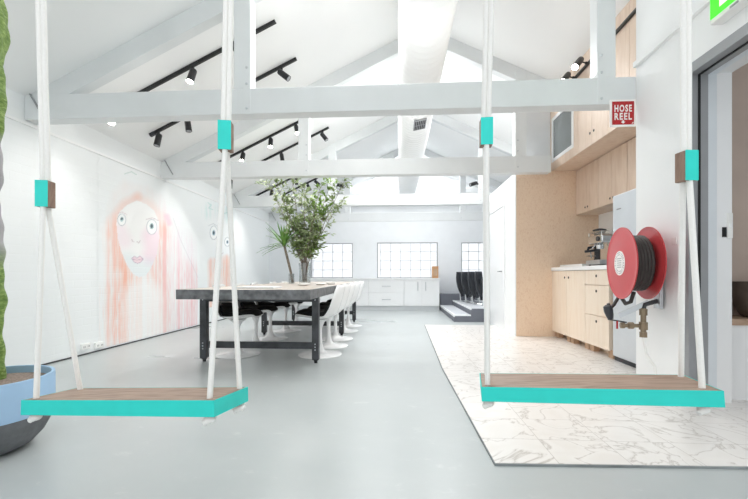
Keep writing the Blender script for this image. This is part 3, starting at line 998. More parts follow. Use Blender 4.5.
es = thing('exit_sign', 'green illuminated exit sign on the white wall above the doorway', 'sign', (2.04, 2.25, 2.50))
B(2.0, 2.079, 1.85, 2.61, 2.522, 2.86).build('housing', 'white_plastic', es, bevel=.006)
B(1.996, 2.0, 1.865, 2.602, 2.552, 2.85).build('face', 'sign_green', es)
MB().prism([(2.40, 2.59), (2.53, 2.59), (2.53, 2.82), (2.40, 2.82)], 'x', 1.9945, 1.996).build('pictogram_door', 'sign_white', es)
m = MB().prism([(y_ - .12, z_ - .10) for y_, z_ in [(2.30, 2.84), (2.33, 2.86), (2.38, 2.82), (2.42, 2.83), (2.42, 2.81), (2.37, 2.79), (2.34, 2.81), (2.33, 2.77), (2.37, 2.74), (2.36, 2.69), (2.34, 2.69), (2.34, 2.73), (2.29, 2.75), (2.24, 2.71), (2.23, 2.725), (2.28, 2.78)]], 'x', 1.9945, 1.996).lathe([(.001, 0), (.02, 0), (.02, .0015), (.001, .0015)], (1.996, 2.225, 2.785), (-1, 0, 0), 14)
m.build('pictogram_man', 'sign_white', es)
MB().box(1.9985, 2.0, 2.40, 2.46, 2.527, 2.540).build('test_slot', 'print_grey', es)
MB().lathe([(.001, 0), (.005, 0), (.005, .002), (.001, .002)], (2.0, 2.37, 2.54), (-1, 0, 0), 8).build('indicator', 'standby_red', es)
MB().lathe([(.001, 0), (.005, 0), (.005, .002), (.001, .002)], (2.0, 2.34, 2.54), (-1, 0, 0), 8).build('test_button', 'seal_black', es)
lb_ = tag(B(2.076, 2.08, 3.02, 3.07, 1.15, 1.20).build('wall_notice', 'white_plastic'), 'tiny pale notice stuck on the wall right of the hose reel', 'notice')
hk = thing('wall_hook', 'small white cable clip high on the wall left of the exit sign', 'hook', (2.08, 2.83, 2.66))
B(2.06, 2.08, 2.83, 2.86, 2.74, 2.77).build('plate', 'white_plastic', hk)
MB().tube([(2.06, 2.845, 2.755), (2.03, 2.845, 2.75), (2.03, 2.845, 2.775)], .004, 6).build('arm', 'frame_grey', hk)

# side room: cabinet, bowl, jar, switch
sd = thing('side_cabinet', 'white cabinet with a timber top in the side room', 'cabinet', (2.9, 3.1, .012))
B(2.40, 3.9, 2.97, 3.245, .012, .555).build('body', 'white_gloss', sd)
B(2.385, 3.9, 2.955, 3.245, .555, .60).build('top', 'shelf_timber', sd)
bw = MB().lathe([(.05, 0), (.08, .012), (.115, .08), (.13, .17), (.132, .27), (.122, .27), (.118, .17), (.10, .09), (.04, .03)], (2.69, 3.09, .60), (0, 0, 1), 36, closed=True)
tag(bw.build('bowl', 'bowl_dark', smooth=60), 'deep dark brown bowl standing on the side room cabinet', 'bowl')
pt = MB().lathe([(.03, 0), (.042, .03), (.042, .30), (.02, .36), (.02, .43), (.026, .45), (.019, .45), (.014, .36), (.034, .29), (.034, .03)], (2.86, 3.19, .60), (0, 0, 1), 24, closed=True)
tag(pt.build('clay_bottle', 'terracotta', smooth=60), 'terracotta bottle behind the dark bowl in the side room', 'bottle')
sw = thing('light_switch', 'white light switch on the doorway casing', 'switch', (2.36, 2.89, 1.25))
B(2.335, 2.372, 2.89, 2.8995, 1.18, 1.36).build('plate', 'white_plastic', sw, bevel=.003)
B(2.347, 2.36, 2.884, 2.89, 1.255, 1.285).build('rocker', 'white_gloss', sw)

# ---------------------------------------------------------------- stepped platform, seats
sp = thing('stepped_platform', 'grey stepped platform with dark risers at the far right of the hall', 'platform', (1.3, 8.9, 0))
B(1.42, 1.748, 7.64, 8.12, 0, .26).box(1.42, 3.98, 8.12, 10.58, 0, .26).build('deck', 'riser_grey', sp)
MB().box(1.10, 1.42, 7.64, 10.1, 0, .135).build('step', 'riser_grey', sp)
MB().box(1.10, 3.98, 10.1, 10.58, 0, .42 - .0) .build('back_riser', 'riser_grey', sp)
B(1.105, 1.415, 7.66, 10.09, .135, .142).build('step_tread', 'tread_grey', sp)
MB().box(1.43, 1.745, 7.66, 8.12, .26, .267).box(1.43, 3.95, 8.12, 10.09, .26, .267).build('deck_tread', 'tread_grey', sp)
MB().box(1.09, 1.112, 7.63, 10.1, .10, .146).box(1.112, 1.42, 7.628, 7.65, .118, .146).box(1.41, 1.434, 7.63, 10.1, .24, .272).build('nosing', 'tread_edge', sp)

fs_ = thing('folding_seat', 'x', 'seat', (0, 0, 0))
def seat_shell():
    m = MB()
    W, H_ = 9, 9
    vs = []
    for j in range(H_):
        tz = j / (H_ - 1)
        for i in range(W):
            ty = -1 + 2 * i / (W - 1)
            wy = .23 * (1 - .25 * tz ** 4)
            vs.append((-.06 - .14 * tz - .05 * math.sin(3.1 * tz) + .06 * ty * ty, ty * wy, .13 + .60 * tz))
    fs = [(j * W + i, j * W + i + 1, (j + 1) * W + i + 1, (j + 1) * W + i) for j in range(H_ - 1) for i in range(W - 1)]
    return m.add(vs, fs)
seat_shell().build('backrest', 'black_plastic', fs_, smooth=60, solid=.035)
MB().obox((.05, 0, .36), (.30, 0, .95), (0, 1, 0), (-.95, 0, .30), .21, .2, .025).build('seat', 'black_plastic', fs_, bevel=.02)
for sy in (.19, -.19):
    MB().tube([(-.07, sy, .2), (-.06, sy, .03), (.0, sy, .012), (.16, sy, .012)], .013, 8).build('leg', 'chrome', fs_)
spots_ = [(1.66, 9.62), (1.72, 9.22), (1.80, 8.82), (1.88, 8.45)]
lb4 = ['black folding seat on the platform, farthest of the row', 'black folding seat on the platform, second from the far end of the row', 'black folding seat on the platform, third from the far end of the row', 'black folding seat on the platform nearest the service room wall']
for i, (x, y) in enumerate(spots_):
    c = fs_ if i == 0 else copy_tree(fs_)
    c.location = (x, y, .267)
    c.rotation_euler = (0, 0, R(-30))
    tag(c, lb4[i], 'seat', 'black seats on the platform')

# ---------------------------------------------------------------- far cabinets
def far_unit(label, x0, x1, kind):
    u = thing('white_cabinet', label, 'cabinet', ((x0 + x1) / 2, 10.2, 0), group='white cabinets along the far wall')
    B(x0 + .001, x1 - .001, 9.972, 10.595, .12, .80).build('carcass', 'white_gloss', u)
    B(x0, x1, 10.0, 10.05, 0, .12).build('plinth', 'grey_paint', u)
    if kind == 'drawers':
        for z0, z1 in ((.125, .458), (.466, .80)):
            d_ = B(x0 + .004, x1 - .004, 9.95, 9.971, z0, z1).build('drawer', 'white_gloss', u, bevel=.002)
            xm = (x0 + x1) / 2
            MB().tube([(xm - .11, 9.95, (z0 + z1) / 2), (xm - .11, 9.92, (z0 + z1) / 2), (xm + .11, 9.92, (z0 + z1) / 2), (xm + .11, 9.95, (z0 + z1) / 2)], .008, 6).build('handle', 'handle_steel', d_)
    else:
        xm = (x0 + x1) / 2
        for a, b, hx in ((x0, xm, xm - .1), (xm, x1, xm + .1)):
            d_ = B(a + .004, b - .003, 9.95, 9.971, .125, .80).build('door', 'white_gloss', u, bevel=.002)
            MB().tube([(hx, 9.95, .52), (hx, 9.92, .52), (hx, 9.92, .74), (hx, 9.95, .74)], .008, 6).build('handle', 'handle_steel', d_)
far_unit('white two-door cabinet at the end by the steps', .155, 1.06, 'doors')
far_unit('white two-drawer cabinet next to the two-door cabinet under the middle window', -.757, .155, 'drawers')
far_unit('white two-drawer cabinet just beyond the table end', -1.67, -.757, 'drawers')
far_unit('white two-drawer cabinet hidden partly behind the vase', -2.585, -1.67, 'drawers')
tag(B(-2.6, 1.075, 9.935, 10.595, .80, .838).build('countertop', 'white_gloss', bevel=.004), 'long white countertop on the cabinets along the far wall', 'worktop')
ck = thing('cork_block', 'small tan wooden holder standing at the end of the far countertop', 'holder', (.98, 10.3, .838))
B(.90, 1.06, 10.22, 10.38, .838, 1.15).build('box', 'cork', ck, bevel=.008)
B(.93, 1.03, 10.217, 10.22, .90, 1.08).build('label_panel', 'timber_leg', ck)

# ---------------------------------------------------------------- dining table
TX0, TX1, TY0, TY1 = -2.10, -.81, 3.53, 8.0
tb = thing('dining_table', 'long dark steel framed table with a pale timber top', 'table', ((TX0 + TX1) / 2, 5.75, 0))
B(TX0 + .02, TX1 - .02, TY0 + .02, TY1 - .02, .72, .782).build('tabletop', 'table_timber', tb)
m = MB().box(TX0, TX0 + .02, TY0, TY1, .69, .782).box(TX1 - .02, TX1, TY0, TY1, .69, .782).box(TX0 + .02, TX1 - .02, TY0, TY0 + .02, .69, .782).box(TX0 + .02, TX1 - .02, TY1 - .02, TY1, .69, .782)
m.build('edge_frame', 'steel_scuffed', tb, bevel=.003)
m = MB()
for yy in (4.0, 5.85, 7.55):
    m.box(TX0 + .02, TX1 - .02, yy - .03, yy + .03, .64, .72)
m.build('support_rail', 'steel_dark', tb)
for yy in (4.0, 5.85, 7.55):
    for xx, s in ((TX0 + .037, 1), (TX1 - .05, -1)):
        l_ = MB().box(xx - .035, xx + .035, yy - .035, yy + .035, .035, .69).build('leg', 'steel_dark', tb, bevel=.004)
        MB().lathe([(.018, 0), (.018, .02), (.03, .03), (.03, .036)], (xx, yy, 0), (0, 0, 1), 12).build('foot', 'black_metal', l_)
        mm = MB()
        for zz in (.14, .17, .20, .66):
            mm.lathe([(.001, 0), (.008, .001), (.006, .006), (.001, .006)], (xx, yy - .035, zz), (0, -1, 0), 8)
        mm.build('bolt', 'steel_brushed', l_)
    B(TX0 + .085, TX1 - .085, yy - .015, yy + .015, .145, .215).build('crossbar', 'steel_dark', tb, bevel=.003)

# papers and cups on the table
sheet = thing('drawing_board', 'flat pale grey board lying near the front of the table', 'board', (-1.45, 3.95, .782))
B(-1.65, -1.25, 3.82, 4.1, .782, .797).build('panel', 'grey_paint', sheet, bevel=.003)
B(-1.63, -1.27, 3.84, 4.08, .797, .799).build('sheet', 'paper', sheet)
cup_spots = [(-1.22, 4.9), (-1.05, 5.2), (-1.3, 5.35), (-.98, 5.6), (-1.1, 6.3)]
cup_lb = ['small white dish on the table nearest the pale board', 'small white dish near the table edge by the second chair', 'small white dish beside the glass vase on the table', 'small white dish by the table edge nearest the vase', 'small white dish on the table beyond the glass vase']
cp = MB().lathe([(.03, 0), (.055, .006), (.075, .018), (.072, .022), (.05, .011), (.001, .008)], (0, 0, 0), (0, 0, 1), 20).build('dish', 'white_plastic', smooth=50)
for i, (x, y) in enumerate(cup_spots):
    c = cp if i == 0 else cp.copy()
    if i: COL.objects.link(c)
    c.location = (x, y, .782)
    tag(c, cup_lb[i], 'dish', 'white dishes on the table')

# ---------------------------------------------------------------- tulip chairs
ch = thing('tulip_chair', 'x', 'chair')
def shell():
    prof = [(.255, .435, .13), (.235, .452, .19), (.15, .445, .232), (.03, .425, .245), (-.09, .425, .243), (-.17, .455, .236), (-.215, .52, .228), (-.24, .60, .215), (-.262, .68, .195), (-.28, .75, .160), (-.29, .80, .10)]
    W = 11
    vs = []
    for j, (x_, z_, hw) in enumerate(prof):
        for i in range(W):
            ty = -1 + 2 * i / (W - 1)
            seatness = max(0, min(1, (x_ + .26) / .2)) if z_ < .5 else 0
            up = (.035 if j < 5 else .02) * abs(ty) ** 2.6
            fw_ = .07 * ty * ty * (0 if j < 5 else 1)
            vs.append((x_ + fw_, ty * hw, z_ + up))
    fs = [(j * W + i, j * W + i + 1, (j + 1) * W + i + 1, (j + 1) * W + i) for j in range(len(prof) - 1) for i in range(W - 1)]
    return MB().add(vs, fs)
shell().build('shell', 'white_gloss', ch, smooth=80, solid=.014, sub=1)
MB().lathe([(.25, .0), (.252, .005), (.235, .010), (.15, .016), (.085, .028), (.045, .06), (.028, .13), (.022, .22), (.026, .31), (.05, .375), (.10, .412)], (0, 0, 0), (0, 0, 1), 36).build('pedestal', 'white_gloss', ch, smooth=60)
cq = MB()
CW = [(.262, .455, .13, .0), (.285, .468, .135, .0), (.255, .508, .15, .0), (.20, .528, .185, 0), (.10, .522, .205, 0), (0, .518, .212, 0), (-.09, .53, .20, 0), (-.14, .555, .18, 0), (-.175, .60, .155, 0), (-.185, .57, .16, 0), (-.16, .50, .175, 0), (-.09, .455, .19, 0), (.03, .44, .205, 0), (.15, .447, .19, 0)]
NC = 9
vs = []
for x_, z_, hw, _ in CW:
    for i in range(NC):
        ty = -1 + 2 * i / (NC - 1)
        vs.append((x_ - .05 * abs(ty) ** 3 * (1 if x_ > .1 else 0) + (.05 * ty * ty if x_ < -.12 else 0), ty * hw, z_ + (.008 * abs(ty) ** 2 if z_ < .5 else -.016 * abs(ty) ** 3)))
nC = len(CW)
fs = [(j * NC + i, j * NC + i + 1, ((j + 1) % nC) * NC + i + 1, ((j + 1) % nC) * NC + i) for j in range(nC) for i in range(NC - 1)]
fs += [tuple(j * NC for j in range(nC)), tuple(j * NC + NC - 1 for j in range(nC))]
cq.add(vs, fs).build('cushion', 'black_fabric', ch, smooth=70)
ord_ = ['nearest', 'second', 'third', 'fourth', 'fifth']
first = True
for side, x, rz, ysl in (('mural', -1.85, 0, (4.36, 4.93, 5.5, 6.28, 6.95)), ('open', -.90, math.pi, (4.42, 4.97, 5.52, 6.3, 6.95))):
    for i, yy in enumerate(ysl):
        c = ch if first else copy_tree(ch)
        first = False
        c.location = (x, yy, 0)
        c.rotation_euler = (0, 0, rz + R(random.uniform(-5, 5)))
        where = 'on the mural wall side of the table' if side == 'mural' else 'on the cabinet side of the table, back turned to the marble floor'
        nth = 'nearest the swings' if i == 0 else '%s from the swings' % ord_[i]
        tag(c, 'white pedestal chair, %s, on the table side facing the %s' % (nth, 'marble floor' if side == 'mural' else 'mural wall'), 'chair', 'white pedestal chairs at the table')

# ---------------------------------------------------------------- vases, branches and palm
vx, vy, vz = -1.49, 6.1, .782
tag(MB().lathe([(.001, 0), (.085, 0), (.092, .01), (.088, .17), (.098, .33), (.092, .33), (.082, .17), (.084, .02), (.001, .018)], (vx, vy, vz), (0, 0, 1), 32).build('glass_vase', 'vase_glass', smooth=40), 'clear glass vase holding leafy branches on the table', 'vase')

def leaf(m, p, d, n, L, W_):
    d = d.normalized()
    s = d.cross(n)
    if s.length < 1e-3:
        s = d.orthogonal()
    s.normalize()
    n2 = s.cross(d)
    q = [p, p + d * L * .35 + s * W_ / 2 + n2 * L * .05, p + d * L * .7 + s * W_ * .4 + n2 * L * .03, p + d * L - n2 * L * .08, p + d * L * .7 - s * W_ * .4 + n2 * L * .03, p + d * L * .35 - s * W_ / 2 + n2 * L * .05, p + d * L * .4 - n2 * L * .03]
    m.add(q, [(0, 1, 6), (1, 2, 6), (2, 3, 6), (3, 4, 6), (4, 5, 6), (5, 0, 6)])

rng = random.Random(11)
tips = [(-2.05, 6.05, 2.36, 'leaf_pale'), (-1.87, 5.9, 2.30, 'leaf_olive'), (-1.85, 6.25, 2.12, 'leaf_pale'), (-1.66, 5.95, 2.42, 'leaf_olive'), (-1.60, 6.3, 2.18, 'leaf_pale'),
        (-1.47, 6.0, 2.28, 'leaf_pale'), (-1.35, 6.2, 2.05, 'leaf_olive'), (-1.22, 5.95, 2.25, 'leaf_lime'), (-1.08, 6.1, 2.36, 'leaf_lime'), (-.86, 6.05, 2.36, 'leaf_olive'),
        (-.95, 6.25, 2.08, 'leaf_pale'), (-1.30, 5.85, 1.75, 'leaf_pale'), (-1.68, 6.2, 1.75, 'leaf_olive'), (-1.12, 6.15, 1.98, 'leaf_lime'), (-1.42, 6.05, 1.55, 'leaf_pale')]
lbl = {'leaf_pale': 'pale grey-green leafy branch standing in the glass vase', 'leaf_olive': 'dull olive-green leafy branch standing in the glass vase', 'leaf_lime': 'bright lime-green leafy branch standing in the glass vase'}
for k, (tx, ty, tz, mat) in enumerate(tips):
    a0 = rng.uniform(0, 6.28)
    base = Vector((vx + .03 * math.cos(a0), vy + .03 * math.sin(a0), vz + .03))
    neck = Vector((vx + (tx - vx) * .10, vy + (ty - vy) * .10, vz + .34))
    neck.x = max(vx - .065, min(vx + .065, neck.x)); neck.y = max(vy - .05, min(vy + .05, neck.y))
    tip = Vector((tx, ty, tz))
    pts = []
    NP = 16
    for i in range(NP + 1):
        u = i / NP
        mid = neck.lerp(tip, .45) + Vector((0, 0, .12))
        pts.append(base.lerp(neck, u * 4) if u < .25 else (lambda v: (1 - v) ** 2 * neck + 2 * v * (1 - v) * mid + v * v * tip)((u - .25) / .75))
    b = thing('leafy_branch', lbl[mat], 'branch', tuple(base), group='%s branches in the glass vase' % mat.split('_')[1])
    MB().tube(pts, [.009 - .0065 * i / NP for i in range(NP + 1)], 6).build('stem', 'bark', b, smooth=60)
    lm = MB()
    stems = MB()
    nl = 0
    for i in range(5, NP + 1):
        p = pts[i]
        dm = (pts[min(i + 1, NP)] - pts[i - 1]).normalized()
        for q in range(2 if i < NP else 3):
            sd_ = Vector((rng.uniform(-1, 1), rng.uniform(-.8, .8), rng.uniform(-.3, .7))).normalized()
            tw = (dm * .5 + sd_).normalized()
            Lt = rng.uniform(.06, .19)
            e_ = p + tw * Lt
            stems.tube([p, p + tw * Lt * .5 + Vector((0, 0, .008)), e_], [.0028, .002, .0012], 4)
            for w_ in range(7):
                f = .25 + .75 * w_ / 6
                o_ = p + tw * Lt * f
                dd = (tw * .6 + Vector((rng.uniform(-1, 1), rng.uniform(-1, 1), rng.uniform(-.7, .6)))).normalized()
                leaf(lm, o_, dd, Vector((rng.uniform(-.5, .5), rng.uniform(-1, -.2), 1)), rng.uniform(.055, .095), rng.uniform(.028, .045))
    stems.build('twig', 'bark', b)
    lm.build('leaves', mat, b)

pb = Vector((-1.70, 6.08, .782))
tag(MB().lathe([(.001, 0), (.045, 0), (.048, .008), (.045, .16), (.041, .16), (.043, .012), (.001, .010)], tuple(pb), (0, 0, 1), 24).build('glass_cylinder', 'vase_glass', smooth=40), 'narrow clear glass holding the spiky palm stem on the table', 'vase')
pm = thing('spiky_palm_stem', 'bare stem topped with long spiky green leaves beside the branches', 'plant', tuple(pb + Vector((0, 0, .012))))
ptop = pb + Vector((-.12, 0, .62))
MB().tube([pb + Vector((.02, 0, .012)), pb + Vector((-.015, 0, .2)), pb + Vector((-.07, 0, .42)), ptop], [.02, .02, .02, .018], 10).build('stem', 'bark', pm, smooth=60)
lm = MB()
for k in range(52):
    a = k * 2.4
    el = R(rng.uniform(-8, 78))
    dr = Vector((math.cos(a) * math.cos(el), math.sin(a) * math.cos(el) * .8, math.sin(el)))
    L = rng.uniform(.32, .52)
    s = dr.cross(Vector((0, 0, 1)))
    s.normalize()
    st_ = ptop + Vector((0, 0, rng.uniform(-.04, .05)))
    vs, N = [], 6
    for i in range(N + 1):
        u = i / N
        c = st_ + dr * L * u + Vector((0, 0, -.10 * u * u * math.cos(el)))
        hw = .026 * (1 - u) ** .6 * (.5 + min(1, u * 4) * .5)
        vs += [c - s * hw, c + Vector((0, 0, -.004)), c + s * hw]
    fs = []
    for i in range(N):
        a_ = i * 3
        fs += [(a_, a_ + 1, a_ + 4, a_ + 3), (a_ + 1, a_ + 2, a_ + 5, a_ + 4)]
    lm.add(vs, fs)
lm.build('leaves', 'leaf_palm', pm)

# ---------------------------------------------------------------- potted cactus
def cam_to_world(xc, zc):
    return (xc * math.cos(TH) - zc * math.sin(TH), xc * math.sin(TH) + zc * math.cos(TH))
cx_, cy_ = cam_to_world(-2.03, 2.02)
pc = thing('potted_cactus', 'tall knobbly green cactus in a blue and grey bowl pot', 'plant', (cx_, cy_, 0))
bowl = [(.001, 0), (.14, 0), (.19, .025), (.235, .075), (.262, .13), (.275, .18)]
pot = MB().lathe(bowl + [(.276, .19), (.258, .19), (.245, .15), (.2, .08), (.12, .04), (.001, .04)], (cx_, cy_, 0), (0, 0, 1), 56).build('pot', 'pot_grey', pc, smooth=50)
MB().lathe([(.276, .191), (.281, .22), (.281, .36), (.279, .385), (.264, .385), (.262, .36), (.258, .20)], (cx_, cy_, 0), (0, 0, 1), 56, closed=True).build('rim_band', 'pot_blue', pot, smooth=50)
MB().lathe([(.001, .36), (.12, .358), (.264, .345), (.264, .30), (.001, .30)], (cx_, cy_, 0), (0, 0, 1), 40).build('soil', 'soil', pc)
# knobbly column
vs, fs = [], []
NA, NZ = 48, 150
crng = np.random.default_rng(4)
ph = crng.random(8) * 6.28
for j in range(NZ + 1):
    zz = .34 + j * (2.55 - .34) / NZ
    if zz < 1.05: r0 = .112
    elif zz < 1.62: r0 = .112 - .014 * min(1, (zz - 1.05) / .1)
    elif zz < 1.78: r0 = .098 + .019 * (zz - 1.62) / .16
    else: r0 = .117 + .006 * math.sin(zz * 9)
    if zz > 2.40: r0 *= math.sqrt(max(.0004, 1 - ((zz - 2.40) / .152) ** 2))
    for k in range(NA):
        a = 2 * math.pi * k / NA
        rib = .09 * math.cos(6 * a + 2.2 * math.sin(zz * 3.1) + zz * 2)
        lump = .055 * math.sin(zz * 22 + 3 * math.sin(a * 2 + ph[0])) * math.cos(2 * a + ph[1] + zz * 4) + .035 * math.sin(zz * 47 + 4 * a + ph[2]) + .075 * math.sin(zz * 17 + ph[3] + a)
        r = r0 * (1 + rib + lump)
        vs.append((cx_ - .08 + r * math.cos(a), cy_ + .01 + r * math.sin(a), zz))
for j in range(NZ):
    for k in range(NA):
        fs.append((j * NA + k, j * NA + (k + 1) % NA, (j + 1) * NA + (k + 1) % NA, (j + 1) * NA + k))
fs.append(tuple(NZ * NA + k for k in range(NA)))
MB().add(vs, fs).build('cactus', 'cactus_skin', pc, smooth=80)

# ---------------------------------------------------------------- swings
def c2w(xc, zc, dz):
    X, Y = cam_to_world(xc, zc)
    return Vector((X, Y, .92 + dz))

def pix(px, py, zc):
    return c2w((px - 374) / 386 * zc, zc, (275 - py) / 386 * zc)

def swing(label, p1, z1, p2, Dc, back_px, thick, ropes, blocks, upper, teal_label):
    """p1,p2: front top corners; Dc: depth direction; measured once from the photograph, then built as a rigid swing"""
    a1 = np.array(((p1[0] - 374) / 386, 1, (275 - p1[1]) / 386))
    a2 = np.array(((p2[0] - 374) / 386, 1, (275 - p2[1]) / 386))
    D = np.array(Dc) / np.linalg.norm(Dc)
    z2 = z1 * a1.dot(D) / a2.dot(D)
    P1, P2 = a1 * z1, a2 * z2
    t = back_px
    L = (t * P2[1] - P2[0]) / (D[0] - t * D[1])
    toW = lambda p: c2w(p[0], p[1], p[2])
    A, Bq = toW(P1), toW(P2)
    Dw = toW(D) - toW(np.zeros(3))
    Ww = (Bq - A).normalized()
    Nw = Ww.cross(Dw).normalized()
    width = (Bq - A).length
    at = lambda u, v, n=0: A + Ww * u + Dw * v + Nw * n
    root = thing('swing', label, 'swing', tuple(at(width / 2, L / 2, -thick)))
    ctr = at(width / 2, L / 2, -thick / 2)
    seat = MB().obox(ctr, Ww, Dw, Nw, width / 2 - .004, L / 2 - .004, thick / 2).build('seat', 'seat_timber', root)
    m = MB()
    e_ = .0025
    m.obox(at(width / 2, e_ / 2, -thick / 2), Ww, Dw, Nw, width / 2, e_ / 2, thick / 2)
    m.obox(at(width / 2, L - e_ / 2, -thick / 2), Ww, Dw, Nw, width / 2, e_ / 2, thick / 2)
    m.obox(at(e_ / 2, L / 2, -thick / 2), Ww, Dw, Nw, e_ / 2, L / 2 - e_, thick / 2)
    m.obox(at(width - e_ / 2, L / 2, -thick / 2), Ww, Dw, Nw, e_ / 2, L / 2 - e_, thick / 2)
    tag(m.build('painted_edge', 'teal_paint', seat), teal_label)
    RR = .0088
    for (side, bpx, bzc, brot), (uf, ub) in zip(blocks, ropes):
        bc = pix(bpx[0], bpx[1], bzc)
        fx, fy = Vector((math.cos(brot), math.sin(brot), 0)), Vector((-math.sin(brot), math.cos(brot), 0))
        hx, hy2, hzb = .0205, .020, .047
        bl = MB().obox(bc, fx, fy, (0, 0, 1), hx, hy2, hzb).build('spacer_block', 'block_timber', root, bevel=.002)
        tf = MB().obox(bc - fy * (hy2 + .0015), fx, fy, (0, 0, 1), hx, .0015, hzb).build('painted_face', 'teal_paint', bl)
        vals = []
        for k, (u, v) in enumerate(((uf if uf > 0 else width + uf, .16 * L), (ub if ub > 0 else width + ub, .86 * L))):
            top = bc + Vector((0, 0, -hzb + .004)) + fy * (-.012 if k == 0 else .012)
            hole = at(u, v, .0)
            rp = MB().tube([top, hole, hole - Nw * (thick + .012)], RR, 12).build('lower_rope', 'rope_white', root, smooth=60)
            kn = hole - Nw * (thick + .014)
            MB().sphere(kn, .017, 14, 10, (1.1, 1, .75)).sphere(kn + Vector((-.009, -.005, -.006)), .012, 10, 8, (1.2, .9, .8)).tube([kn, kn + Vector((-.018, -.006, -.013))], RR * .95, 10).build('knot', 'rope_white', rp, smooth=60)
        for k, sgn in enumerate((-1, 1)):
            b0 = bc + Vector((0, 0, hzb - .004)) + fx * (.0085 * sgn)
            b1 = Vector((bc.x + .009 * sgn + upper * .0, 1.28, 2.392))
            MB().tube([b0, b1], RR, 12).build('upper_rope', 'rope_white', root, smooth=60)
        MB().obox((bc.x, 1.28, 2.385), (1, 0, 0), (0, 1, 0), (0, 0, 1), .03, .05, .006).build('ceiling_plate', 'steel_brushed', root)
    return width, L

zl = 1.31
w1, L1 = swing('wooden swing with teal edge in front of the mural wall, tilted', (21, 400.3), zl, (214, 400.5), (.215, 1, -.07), (248 - 374) / 386, .049,
      ((.024, .052), (-.036, -.016)), (('l', (45.7, 194.5), 1.39, R(10)), ('r', (226, 137), 1.27, R(11))), 0, 'bright teal painted edge')
w2, L2 = swing('wooden swing with teal edge hanging over the marble floor', (481, 387), 1.27, (724, 391), (.249, 1, -.039), (683 - 374) / 386, .047,
      ((.022, .026), (-.036, -.02)), (('l', (486, 133), 1.36, R(-4)), ('r', (686, 167), 1.22, R(7))), 0, 'bright teal painted edge')
print('SWING', w1, L1, w2, L2)

# ---------------------------------------------------------------- light tracks and spotlights
rd = Vector((1, 0, K)).normalized()
rn = Vector((K, 0, -1)).normalized()          # pointing down from the left roof slope

def on_left(x, y, drop=0):
    return Vector((x, y, roof(x))) + rn * drop

def ltrack(y, x0, x1, label):
    y, x0, x1 = y * 1.018, x0 * 1.018, x1 * 1.018
    t_ = thing('light_track', label, 'light track', tuple(on_left((x0 + x1) / 2, y, .02)), group='black light tracks on the sloping ceiling')
    MB().bar(on_left(x0, y, .018), on_left(x1, y, .018), .035, .034, (0, 1, 0)).build('rail', 'black_metal', t_, bevel=.003)
    MB().bar(on_left(x0, y, .02), on_left(x0 + .06, y, .02), .042, .038, (0, 1, 0)).build('end_feed', 'black_plastic', t_)

def spotlight(p, aim, label, lit=True, drop=.07, power=1.0, L=.17, dn=None, ang=110):
    """p: point under the track"""
    p = Vector(p)
    o = thing('track_spotlight', label, 'spotlight', tuple(p), group='black track spotlights')
    n_ = dn if dn is not None else Vector((0, 0, -1))
    j = p + n_ * drop
    MB().lathe([(.016, 0), (.016, .02), (.008, .024), (.008, drop)], p, n_, 10).build('stem', 'black_metal', o)
    d_ = (Vector(aim) - j).normalized()
    hd = MB().lathe([(.014, -L * .45), (.034, -L * .42), (.038, -L * .35), (.040, L * .55), (.036, L * .55), (.034, L * .50)], j + d_ * .03, d_, 16).build('head', 'black_metal', o, smooth=40)
    MB().lathe([(.001, 0), (.035, 0), (.035, .004), (.001, .004)], j + d_ * (.03 + L * .51), d_, 14).build('lens', 'lamp_glow' if lit else 'frame_grey', hd)
    if lit:
        l = bpy.data.lights.new('spot_beam', 'SPOT')
        l.energy = SPOT_W * power
        l.spot_size = R(ang)
        l.spot_blend = .8
        l.shadow_soft_size = .03
        l.color = (1, .97, .93)
        lo = bpy.data.objects.new('spot_beam', l)
        COL.objects.link(lo)
        lo.location = j + d_ * (.03 + L * .62) - parent_origin(o)
        lo.rotation_euler = d_.to_track_quat('-Z', 'Y').to_euler()
        lo.parent = o

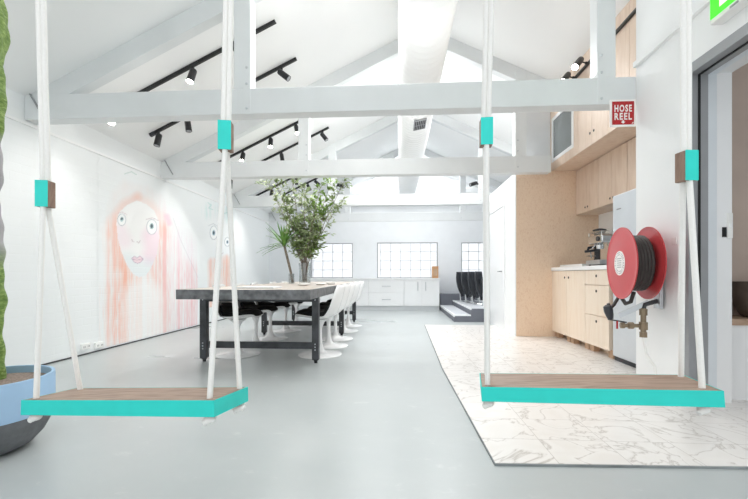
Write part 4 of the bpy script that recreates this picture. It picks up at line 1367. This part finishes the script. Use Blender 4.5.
ltrack(4.1, -3.40, -1.33, 'black light track nearest the swings, running past the big post')
ltrack(4.85, -3.24, -1.30, 'second black light track from the swings on the sloping ceiling')
ltrack(6.4, -3.16, -1.30, 'long black light track just beyond the second truss beam')
ltrack(7.15, -3.26, -1.30, 'fourth black light track from the swings on the sloping ceiling')
ltrack(8.68, -3.26, -2.1, 'black light track above the branches, nearer of the two')
ltrack(9.5, -2.87, -2.0, 'farthest black light track above the branches')
tk = lambda x, y: on_left(x * 1.018, y * 1.018, .034)
wallp = lambda y, z: (WL, y, z)
S_ = [
    (-3.17, 4.1, (-2.9, 3.2, .6), 'lit spotlight low on the nearest track, close to the brick wall', True, .35),
    (-2.26, 4.1, (-2.5, 3.5, 1.2), 'lit spotlight left of the big post on the nearest track', True, 1),
    (-1.76, 4.1, (-.6, 3.6, 2.6), 'lit spotlight beside the swing rope on the nearest track', True, .6),
    (-3.13, 4.85, (-3.35, 4.6, 1.0), 'spotlight at the low end of the second track', False, 1),
    (-2.74, 4.85, (-2.5, 4.9, 1.2), 'spotlight under the big beam on the second track', False, 1),
    (-1.50, 4.85, (-.3, 4.9, 2.6), 'spotlight at the high end of the second track, right of the big post', False, 1),
    (-2.64, 6.4, (-2.7, 5.6, 1.0), 'lit spotlight lowest on the long third track', True, 1),
    (-2.16, 6.4, (-2.0, 5.5, .8), 'lit spotlight in the middle of the long third track', True, 1),
    (-1.72, 6.4, (-1.1, 5.6, 1.5), 'lit spotlight highest on the long third track', True, 1),
    (-3.19, 7.15, (-3.3, 7.2, 1.5), 'unlit spotlight at the low end of the fourth track by the small mural', False, .8),
    (-2.20, 7.15, (-1.9, 7.0, 1.6), 'spotlight in the middle of the fourth track', False, 1),
    (-1.80, 7.15, (-1.7, 6.3, 1.5), 'lit spotlight near the post on the fourth track', True, 1),
    (-1.42, 7.15, (-.5, 7.2, 2.4), 'spotlight at the high end of the fourth track', False, 1),
    (-2.33, 8.68, (-2.2, 8.9, 1.2), 'spotlight above the branches on the nearer far track', False, 1),
    (-2.9, 8.68, (-3.0, 8.2, 1.0), 'lit spotlight at the low end of the nearer far track', True, 1),
    (-2.25, 9.5, (-1.6, 9.6, 1.8), 'spotlight in the middle of the farthest track', False, 1),
    (-2.05, 9.5, (-.8, 9.6, 2.2), 'spotlight at the high end of the farthest track', False, 1),
]
for x, y, aim, lb, lit, pw in S_:
    spotlight(tk(x, y), aim, lb, lit, power=pw)
# kitchen track along the plywood cupboards
ktz = 3.43
kt = thing('light_track', 'black light track along the top of the plywood cupboards', 'light track', (2.25, 4.4, ktz), group='black light tracks on the sloping ceiling')
MB().bar((2.252, 3.56, ktz), (2.252, 5.35, ktz), .035, .022).build('rail', 'black_metal', kt, bevel=.003)
MB().bar((2.252, 3.56, ktz), (2.252, 3.64, ktz), .036, .03).build('end_feed', 'black_plastic', kt)
sd_n = Vector((-1, 0, .25)).normalized()
spotlight((2.234, 5.06, ktz), (1.55, 4.55, 2.7), 'lit spotlight on the cupboard track, the one farther from the big post', True, power=.8, drop=.09, dn=sd_n, L=.2)
spotlight((2.234, 4.72, ktz), (1.55, 4.25, 2.7), 'lit spotlight on the cupboard track, beside the big post', True, power=.8, drop=.09, dn=sd_n, L=.2)
# two small lamps on the posts of the third truss
for xx, lb, sx_ in ((1.68, 'small unlit lamp on the right post of the third truss', -1), (-1.32, 'small unlit lamp on the left post of the third truss beside the branches', 1)):
    spotlight((xx, 8.2, 2.82), (xx + 1.0 * sx_, 7.9, 2.5), lb, False, drop=.07, dn=Vector((sx_, 0, .3)).normalized())
